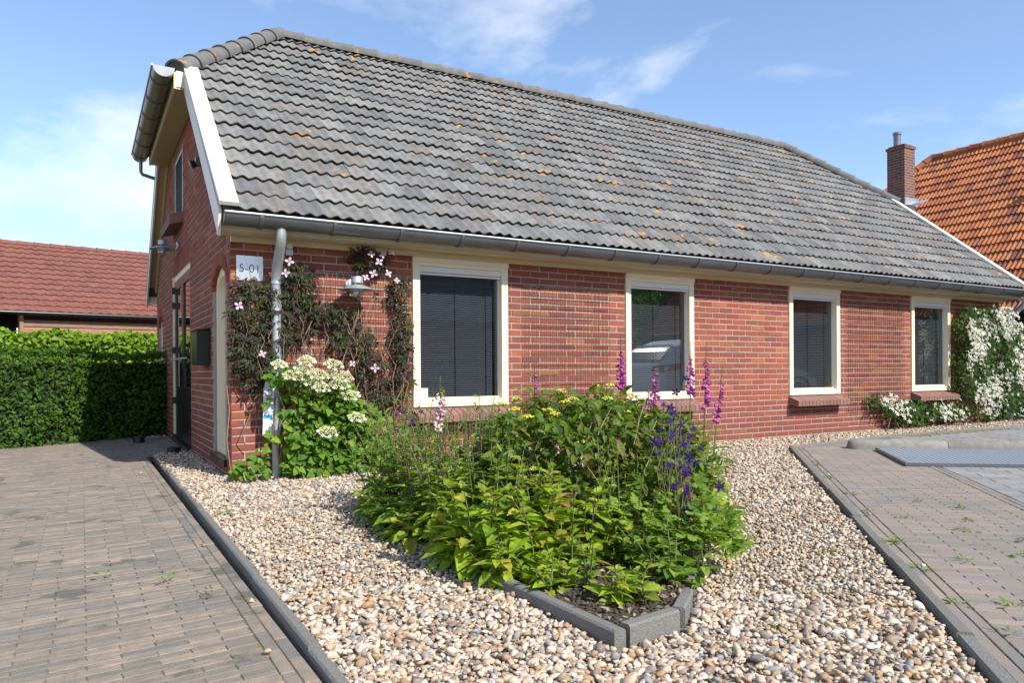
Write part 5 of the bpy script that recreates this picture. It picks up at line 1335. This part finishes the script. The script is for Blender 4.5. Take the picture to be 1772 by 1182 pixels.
tag(lit.build('leaf_litter', M('litter', [(0, (.20, .12, .07)), (.5, (.32, .24, .16)), (1, (.12, .08, .05))], .9), None), 'dry fallen leaves on the soil of the bed', 'leaf litter', kind='stuff')

# hedges
def hedge(path, h, th, n, T, size, mat, label, core):
    t = empty('hedge', (path[0][0], path[0][1], 0), label, 'hedge'); path = np.array(path); mb = MB()
    seg = np.linalg.norm(np.diff(path, axis=0), axis=1); P = []; Nn = []
    for i in range(len(path) - 1):
        a, b = path[i], path[i+1]; d = (b - a) / seg[i]; nn = np.array([d[1], -d[0]])
        if nn[1] > 0: nn = -nn
        q = th * .22
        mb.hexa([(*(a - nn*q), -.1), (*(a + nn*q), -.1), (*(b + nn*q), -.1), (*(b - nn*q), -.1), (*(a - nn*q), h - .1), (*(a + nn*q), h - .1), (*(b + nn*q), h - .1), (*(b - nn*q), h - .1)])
        k = int(n * seg[i] / seg.sum()); u = rng.uniform(-.12 / seg[i], 1 + .12 / seg[i], k); side = rng.uniform(0, 1, k)
        front = side < .62; top = ~front
        z = np.where(front, rng.uniform(-.04, h, k), h + np.abs(rng.normal(0, .035, k)) + .03*np.sin(u*seg[i]*5)); off = np.where(front, th/2 + rng.normal(0, .05, k) + .05*np.sin(u*seg[i]*7 + z*6) + .03*np.sin(u*seg[i]*17 - z*11), rng.uniform(-th/2, th/2, k))
        base = a + (b - a) * u[:, None] + nn * off[:, None]
        P.append(np.column_stack([base, z])); Nn.append(np.where(front[:, None], np.array([nn[0], nn[1], .55]), np.array([0, -.2, 1.])) + rng.normal(0, .35, (k, 3)))
    P, Nn = np.concatenate(P), np.concatenate(Nn); A = np.stack([rng.normal(0, .7, len(P)), rng.normal(0, .4, len(P)), rng.normal(-.35, .5, len(P))], 1)
    Fol().add(T, P, A, Nn, rng.uniform(.5, 1.35, len(P)) * size).build('leaves', mat, t)
    mb.build('twig_core', core, t)
    mb = MB()
    for i in range(9): u = R.random(); j = min(int(u*(len(path)-1)), len(path)-2); q = path[j] + (path[j+1]-path[j])*R.random(); mb.tube([(q[0], q[1], -.1), (q[0], q[1], h*.7)], [.02, .012], 6)
    mb.build('trunks', m_vine, t)
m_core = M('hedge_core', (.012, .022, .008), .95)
hedge([(0.25, 5.75), (-1.15, 5.10), (-1.62, 4.62), (-4.8, 4.45)], 1.10, .5, 15000, T_OV, .055, m_lf_hedge, 'dark green clipped hedge closing the driveway', m_core)
hedge([(2.6, 10.2), (-6.0, 9.8)], 1.58, .7, 13000, T_WD, .095, m_lf_ivy, 'bright yellow-green hedge rising behind the dark clipped hedge', m_core)

# ------------------------------------------------------------------ neighbouring buildings
def tiles(mb_, o, u, v, nrm, nu, nv, tw, tg, amp, seg, cond=None, ribs=1):
    """wavy tile field: o origin at the eave, u along the eave, v up the slope"""
    o, u, v, nrm = map(lambda q: np.array(q, float), (o, u, v, nrm))
    for r in range(nv):
        for c in range(nu):
            if cond and not cond(c * tw, r * tg): continue
            V = []; j = R.uniform(0, .008)
            for s_, l_ in ((0, .04 + j), (tg * 1.08, .006)):
                for i in range(seg + 1):
                    x = i / seg; w = amp * math.cos(2 * math.pi * x * ribs); V.append(o + u*(c*tw + x*tw) + v*(r*tg + s_) + nrm*(w + l_))
            k = seg + 1; V += [V[i] - nrm * .028 for i in range(k)]
            mb_.add(V, [(i, i+1, k+i+1, k+i) for i in range(seg)] + [(2*k+i, 2*k+i+1, i+1, i) for i in range(seg)])
# barn
BU = np.array([0.985, 0.175, 0]); BU /= np.linalg.norm(BU); BN = np.array([-BU[1], BU[0], 0])
bo = np.array([-1.07, 15.5, 2.4]); run, rise = 3.4, 2.15; sl_ = math.hypot(run, rise); BV = (BN * run + np.array([0, 0, rise])) / sl_; BNn = np.cross(BU, BV)
barn = empty('barn', (float(bo[0]), float(bo[1]), 0), 'timber barn with a red tiled roof behind the hedges', 'barn')
m_redt = tilemat('red_tile', [(0, (.20, .072, .055)), (.5, (.235, .085, .062)), (.8, (.17, .064, .052)), (1, (.24, .098, .07))], False, (.14, .066, .054))
mb = MB(); tiles(mb, bo - BU*7, BU, BV, BNn, 56, 13, .225, .31, .016, 6); mb.build('roof_tiles', m_redt, barn)['kind'] = 'stuff'
P_ = lambda a, b, z: tuple(bo + BU*a + BN*b + np.array([0, 0, z]))
mb = MB(); mb.add([P_(-7.1, -.05, -.02), P_(5.7, -.05, -.02), P_(5.7, run, rise - .03), P_(-7.1, run, rise - .03), P_(5.7, 2*run, -.05), P_(-7.1, 2*run, -.05)], [(0, 1, 2, 3), (3, 2, 4, 5)]); mb.build('roof_deck', m_redt, barn)
for i in range(32):
    a = -7 + i * .4; MB().tube([P_(a, run, rise + .01), P_(a + .05, run, rise + .01), P_(a + .42, run, rise)], [.115, .105, .10], 8).build('ridge_cap', m_redt, barn)
m_plank = M('weathered_plank', [(0, (.30, .155, .09)), (.5, (.38, .20, .12)), (1, (.26, .145, .095))], .85, nscale=6, namt=.6, ncol=(.10, .055, .035), stretch=(1, 1, 8))
for i in range(14):
    z0 = -2.5 + i * .165
    a0 = -1.25 if True else 0
    MB().hexa([P_(a0, .08, z0), P_(5.6, .08, z0), P_(5.6, .34, z0), P_(a0, .34, z0), P_(a0, .105, z0 + .162), P_(5.6, .105, z0 + .162), P_(5.6, .34, z0 + .162), P_(a0, .34, z0 + .162)]).build('plank', m_plank, barn)
MB().hexa([P_(-1.33, .06, -2.5), P_(-1.25, .06, -2.5), P_(-1.25, .36, -2.5), P_(-1.33, .36, -2.5), P_(-1.33, .06, -.08), P_(-1.25, .06, -.08), P_(-1.25, .36, -.08), P_(-1.33, .36, -.08)]).build('post', m_plank, barn)
mb = MB(); mb.hexa([P_(-7, .9, -2.5), P_(-1.3, .9, -2.5), P_(-1.3, 1.0, -2.5), P_(-7, 1.0, -2.5), P_(-7, .9, .45), P_(-1.3, .9, .45), P_(-1.3, 1.0, .45), P_(-7, 1.0, .45)]); mb.build('bay_dark_sheet', m_dark, barn)  # black plane added to fill the bay, stands in for its unlit depth
MB().tube([P_(-7.2, -.12, -.03), P_(5.8, -.12, -.03)], .05, 10).build('gutter', m_black, barn, True)

# neighbour on the right
nb_ = empty('neighbour_house', (17.5, 2, 0), 'brick house with a steep orange tiled roof behind the grey roof', 'house')
EX, EZ, RXn, RZn, NY0, NY1, NYR = 15.3, 2.0, 19.8, 6.8, -12.0, 6.35, 5.45
m_orange = tilemat('orange_tile', [(0, (.34, .11, .045)), (.2, (.46, .165, .06)), (.4, (.28, .085, .045)), (.6, (.48, .185, .075)), (.82, (.13, .055, .045)), (.86, (.40, .13, .05)), (1, (.48, .17, .06))], False, (.22, .08, .05))
sl_ = math.hypot(RXn - EX, RZn - EZ); nv_ = np.array([(RXn - EX)/sl_, 0, (RZn - EZ)/sl_]); nn_ = np.array([-nv_[2], 0, nv_[0]])
hipz = lambda s: NY1 - max(0.0, (s - sl_*.80)) / (sl_*.20) * (NY1 - NYR)
mb = MB(); tiles(mb, (EX, NY1, EZ), (0, -1, 0), nv_, nn_, 92, 20, .205, sl_/20, .017, 12, lambda c, s: NY1 - c - .1 < hipz(s), 2); mb.build('roof_tiles', m_orange, nb_)['kind'] = 'stuff'
mb = MB(); zq = EZ + (RZn-EZ)*.8; xq = EX + (RXn-EX)*.8
mb.add([(EX, NY1, EZ-.03), (EX, NY0, EZ-.03), (RXn, NY0, RZn-.03), (RXn, NYR, RZn-.03), (xq, NY1, zq-.03), (2*RXn-EX, NY0, EZ-.03), (2*RXn-EX, NY1, EZ-.03), (2*RXn-xq, NY1, zq-.03)], [(0, 1, 2, 3, 4), (2, 5, 6, 7, 3), (3, 4, 7)])
mb.build('roof_deck', m_orange, nb_)
for i in range(52):
    y = NYR - i*.34; MB().tube([(RXn, y, RZn + .02), (RXn, y - .05, RZn + .02), (RXn, y - .36, RZn + .01)], [.135, .12, .11], 8).build('ridge_cap', m_orange, nb_)
for i in range(6):
    a, b = i/6, (i+1.1)/6; p = lambda k: (xq + (RXn - xq)*k, NY1 + (NYR - NY1)*k, zq + (RZn - zq)*k + .04); MB().tube([p(a), p(a+.03), p(b)], [.13, .12, .11], 8).build('ridge_cap', m_orange, nb_)
def bricktex(name):
    m, nt, b, out = newmat(name); tcn = N(nt, 'ShaderNodeNewGeometry'); mpn = N(nt, 'ShaderNodeSeparateXYZ'); nt.links.new(tcn.outputs['Position'], mpn.inputs[0])
    ad = N(nt, 'ShaderNodeMath', operation='ADD'); nt.links.new(mpn.outputs['X'], ad.inputs[0]); nt.links.new(mpn.outputs['Y'], ad.inputs[1]); cb = N(nt, 'ShaderNodeCombineXYZ'); nt.links.new(ad.outputs[0], cb.inputs['X']); nt.links.new(mpn.outputs['Z'], cb.inputs['Y'])
    bt = N(nt, 'ShaderNodeTexBrick', Scale=1.0); bt.inputs['Brick Width'].default_value = .22; bt.inputs['Row Height'].default_value = .066; bt.inputs['Mortar Size'].default_value = .008
    bt.inputs['Color1'].default_value = (.20, .062, .042, 1); bt.inputs['Color2'].default_value = (.10, .045, .038, 1); bt.inputs['Mortar'].default_value = (.24, .20, .17, 1); nt.links.new(cb.outputs[0], bt.inputs['Vector'])
    nt.links.new(bt.outputs['Color'], b.inputs['Base Color']); b.inputs['Roughness'].default_value = .9; bump(nt, b, bt.outputs['Fac'], -.5, .01); return m
m_btex = bricktex('far_brick')
mb = MB(); mb.box((EX + .35, NY0 + .2, -.2), (EX + .6, NY1 - .3, EZ - .05)); mb.prism([(EX + .6, -.2), (2*RXn - EX - .6, -.2), (2*RXn - EX - .6, EZ), (2*RXn - xq - .2, zq - .3), (xq + .2, zq - .3), (EX + .6, EZ)], 1, NY1 - .6, NY1 - .3); mb.build('wall', m_btex, nb_)
MB().tube([(EX - .07, NY0, EZ - .02), (EX - .07, NY1, EZ - .02)], .06, 8).build('gutter', m_black, nb_, True)
MB().box((EX - .02, NY0, EZ - .22), (EX + .36, NY1, EZ - .08)).build('fascia', m_dark, nb_)
cx, cy = 16.9, 4.62
ch = MB().box((cx - .22, cy - .23, 3.2), (cx + .22, cy + .23, 6.42)).build('chimney', m_btex, nb_)
mb = MB(); mb.box((cx - .245, cy - .255, 6.40), (cx + .245, cy + .255, 6.46)); mb.box((cx - .20, cy - .21, 6.461), (cx + .20, cy + .21, 6.50)); mb.build('chimney_cap', m_btex, ch)
MB().lathe([(.085, 0), (.085, .30), (.10, .30), (.10, .36), (0.0, .37)], (cx - .06, cy + .06, 6.50), seg=14).build('flue', m_zinc, ch, True)
mb = MB(); mb.box((cx - .24, cy - .26, 4.95), (cx + .30, cy - .235, 5.15)); mb.hexa([(cx - .2, cy - .6, 4.9), (cx + .2, cy - .6, 5.05), (cx + .2, cy - .25, 5.05), (cx - .2, cy - .25, 4.9), (cx - .2, cy - .6, 4.93), (cx + .2, cy - .6, 5.08), (cx + .2, cy - .25, 5.08), (cx - .2, cy - .25, 4.93)]); mb.build('lead_flashing', m_galv, ch)
rs = EX + 2.9; pz = EZ + 2.9*(RZn-EZ)/(RXn-EX)
MB().tube([(rs, 1.75, pz), (rs - .12, 1.75, pz + .16), (rs - .26, 1.75, pz + .17)], [.12, .13, .14], 10).build('vent_tile', m_orange, nb_)

# ------------------------------------------------------------------ across the street (mirrored in the front windows)
def far_house(x0, x1, y0, ez, rz, dep, label, rmat, wins=True):
    h = empty('street_house', ((x0 + x1)/2, y0, 0), label, 'house')
    MB().box((x0, y0 - dep, -.2), (x1, y0, ez)).build('wall', m_btex, h)
    mb = MB(); nr = 14; ym = y0 - dep/2
    for sg in (1, -1):
        for r in range(nr):
            a, b = r/nr, (r+1)/nr; f = lambda k, l_: (ym + sg*(dep/2 + .4)*(1-k), ez - .1 + (rz - ez + .1)*k + l_)
            (ya, za), (yb, zb), (yc, zc) = f(a, .07), f(b, .03), f(a, 0.0)
            mb.add([(x0-.3, ya, za), (x1+.3, ya, za), (x1+.3, yb, zb), (x0-.3, yb, zb), (x0-.3, yc, zc), (x1+.3, yc, zc)], [(0,1,2,3), (4,5,1,0)])
    mb.build('roof', rmat, h)
    MB().prism([(y0 - .01, ez), (ym, rz - .05), (y0 - dep + .01, ez)], 0, x0 + .01, x1 - .01).build('gable', m_btex, h)
    k = int((x1 - x0) / 2.4) if wins else 0
    for i in range(k):
        cx_ = x0 + (i + .5) * (x1 - x0) / k; w = empty('window', (cx_, y0, 1)); w.parent = h; w.location = np.array((cx_, y0, 1)) - org(h)
        MB().box((cx_ - .6, y0 - .02, .9), (cx_ + .6, y0 + .05, 2.3)).build('frame', m_cream, w); MB().box((cx_ - .5, y0 + .051, 1.0), (cx_ + .5, y0 + .055, 2.2)).build('pane', m_black, w)
far_house(5, 19, -21, 3.0, 8.4, 9, 'grey roofed brick house across the street mirrored in the first window', m_tile, False)
far_house(22, 40, -24, 3.2, 8.8, 9, 'second brick house across the street mirrored in the further windows', m_ridge, False)
def far_tree(x, y, h, r, label):
    t = empty('street_tree', (x, y, 0), label, 'tree')
    mb = MB(); mb.tube([(x, y, -.2), (x + .1, y, h*.4), (x, y + .1, h*.8)], [.22, .15, .05], 8)
    for i in range(7): a = i*.9; mb.tube([(x + .05, y, h*(.35 + .05*i)), (x + r*.6*math.cos(a), y + r*.6*math.sin(a), h*(.55 + .05*i))], [.07, .02], 6)
    mb.build('trunk', m_vine, t, True)
    n = 5200; D = rdir(n); rad = rng.uniform(.35, 1, n)**.5 * (1 + .2*np.sin(D[:, 0]*6)*np.sin(D[:, 2]*7)); P = np.array([x, y, h*.68]) + D * np.array([r, r, h*.36]) * rad[:, None]
    Fol().add(T_OV, P, rng.normal(0, 1, (n, 3)), D + np.array([0, 0, .6]), rng.uniform(.14, .24, n)).build('crown', m_lf_ivy, t)
far_tree(19.8, -16.5, 4.6, 1.5, 'small yellow-green street tree mirrored in the first window')

# silver hatchback parked beyond the picture edge, mirrored in two windows
def car(loc, rot, label):
    t = empty('parked_car', loc, label, 'car'); o0 = np.array(loc); c_, s_ = math.cos(rot), math.sin(rot)
    W = lambda P: [(o0[0] + p[0]*c_ - p[1]*s_, o0[1] + p[0]*s_ + p[1]*c_, o0[2] + p[2]) for p in P]
    m_paint = M('silver_paint', (.78, .80, .82), .3, metal=.15); m_tyre = M('tyre', (.02, .02, .02), .8); m_rim = M('rim', (.5, .5, .52), .3, metal=.8); m_tail = M('tail_lamp', (.35, .015, .015), .2); m_cg = M('car_glass', (.015, .018, .02), .05)
    # stations along x: (x, half width, z low, z belt, z top, half width top)
    S = [(-2.12, .70, .45, .82, .90, .62), (-2.05, .80, .30, .92, 1.02, .70), (-1.75, .87, .22, .98, 1.30, .62), (-1.30, .89, .20, .97, 1.46, .58), (-.5, .90, .20, .95, 1.52, .58), (.35, .90, .20, .93, 1.47, .57), (.95, .90, .20, .92, 1.12, .64), (1.25, .89, .20, .90, .97, .72), (1.75, .86, .22, .80, .86, .70), (2.08, .76, .28, .66, .70, .60), (2.16, .62, .40, .58, .60, .5)]
    V = []; F = []
    for x, w, zl, zb, zt, wt in S: V += [(x, -w*.92, zl), (x, -w, (zl+zb)/2), (x, -w*.97, zb), (x, -wt, zt - .03), (x, -wt*.8, zt), (x, wt*.8, zt), (x, wt, zt - .03), (x, w*.97, zb), (x, w, (zl+zb)/2), (x, w*.92, zl)]
    k = 10
    for i in range(len(S) - 1):
        for j in range(k): F.append((i*k + j, i*k + (j+1) % k, (i+1)*k + (j+1) % k, (i+1)*k + j))
    F += [tuple(range(k))[::-1], tuple(range((len(S)-1)*k, len(S)*k))]
    body = MB().add(W(V), F).build('body', m_paint, t, True)
    for sg in (-1, 1):      # side glass, slightly proud of the pillars
        L = lambda x, f: next((tuple(np.array((a[0], a[1]*.97 + (a[5] - a[1]*.97)*f, a[3] + (a[4] - .03 - a[3])*f)) + (np.array((b[0], b[1]*.97 + (b[5] - b[1]*.97)*f, b[3] + (b[4] - .03 - b[3])*f)) - np.array((a[0], a[1]*.97 + (a[5] - a[1]*.97)*f, a[3] + (a[4] - .03 - a[3])*f))) * ((x - a[0])/(b[0] - a[0]))) for a, b in zip(S[:-1], S[1:]) if a[0] <= x <= b[0]), None)
        for x0_, x1_, x2_, x3_ in ((-1.45, -.55, -.55, -1.15), (-.47, .80, .32, -.47)):
            q = [L(x0_, .10), L(x1_, .10), L(x2_, .86), L(x3_, .86)]; MB().add(W([(a, sg*(b + .006), c) for a, b, c in q]), [(0, 1, 2, 3)]).build('side_window', m_cg, body)
    for x0_, x1_, za, zb_, wa, wb in ((.98, .42, 1.12, 1.44, .60, .53), (-2.03, -1.62, 1.06, 1.36, .62, .55)):
        sx = .012 if x0_ > 0 else -.012; MB().add(W([(x0_ + sx, -wa, za + .012), (x0_ + sx, wa, za + .012), (x1_ + sx, wb, zb_ + .012), (x1_ + sx, -wb, zb_ + .012)]), [(0, 1, 2, 3)]).build('windscreen', m_cg, body)
    for sg in (-1, 1):
        MB().hexa(W([(-2.14, sg*.50, .84), (-2.10, sg*.76, .84), (-1.72, sg*.89, .90), (-1.75, sg*.86, .90), (-2.10, sg*.50, .96), (-2.06, sg*.74, .97), (-1.72, sg*.88, 1.0), (-1.75, sg*.84, 1.0)])).build('tail_light', m_tail, body)
        MB().hexa(W([(2.02, sg*.50, .60), (2.0, sg*.76, .62), (1.7, sg*.87, .72), (1.72, sg*.82, .72), (2.03, sg*.50, .70), (1.99, sg*.76, .73), (1.7, sg*.865, .80), (1.72, sg*.82, .80)])).build('headlight', m_glass, body)
        for wx in (-1.32, 1.36):
            ctr = W([(wx, sg*.80, .31)])[0]; ax = (-s_*sg, c_*sg, 0)
            wh = MB().lathe([(.19, .09), (.30, .10), (.325, .06), (.325, -.10), (.19, -.10)], ctr, ax, 20).build('wheel', m_tyre, t, True)
            MB().lathe([(0, .085), (.05, .10), (.17, .085), (.195, .095)], ctr, ax, 20).build('rim', m_rim, wh, True)
            MB().lathe([(0.0, .055), (.37, .055), (.372, .102), (.345, .104)], W([(wx, sg*.80, .36)])[0], ax, 20).build('wheel_arch', m_tyre, body)
car((10.2, -4.30, -0.02), 0.03, 'silver hatchback mirrored in the second and third windows')
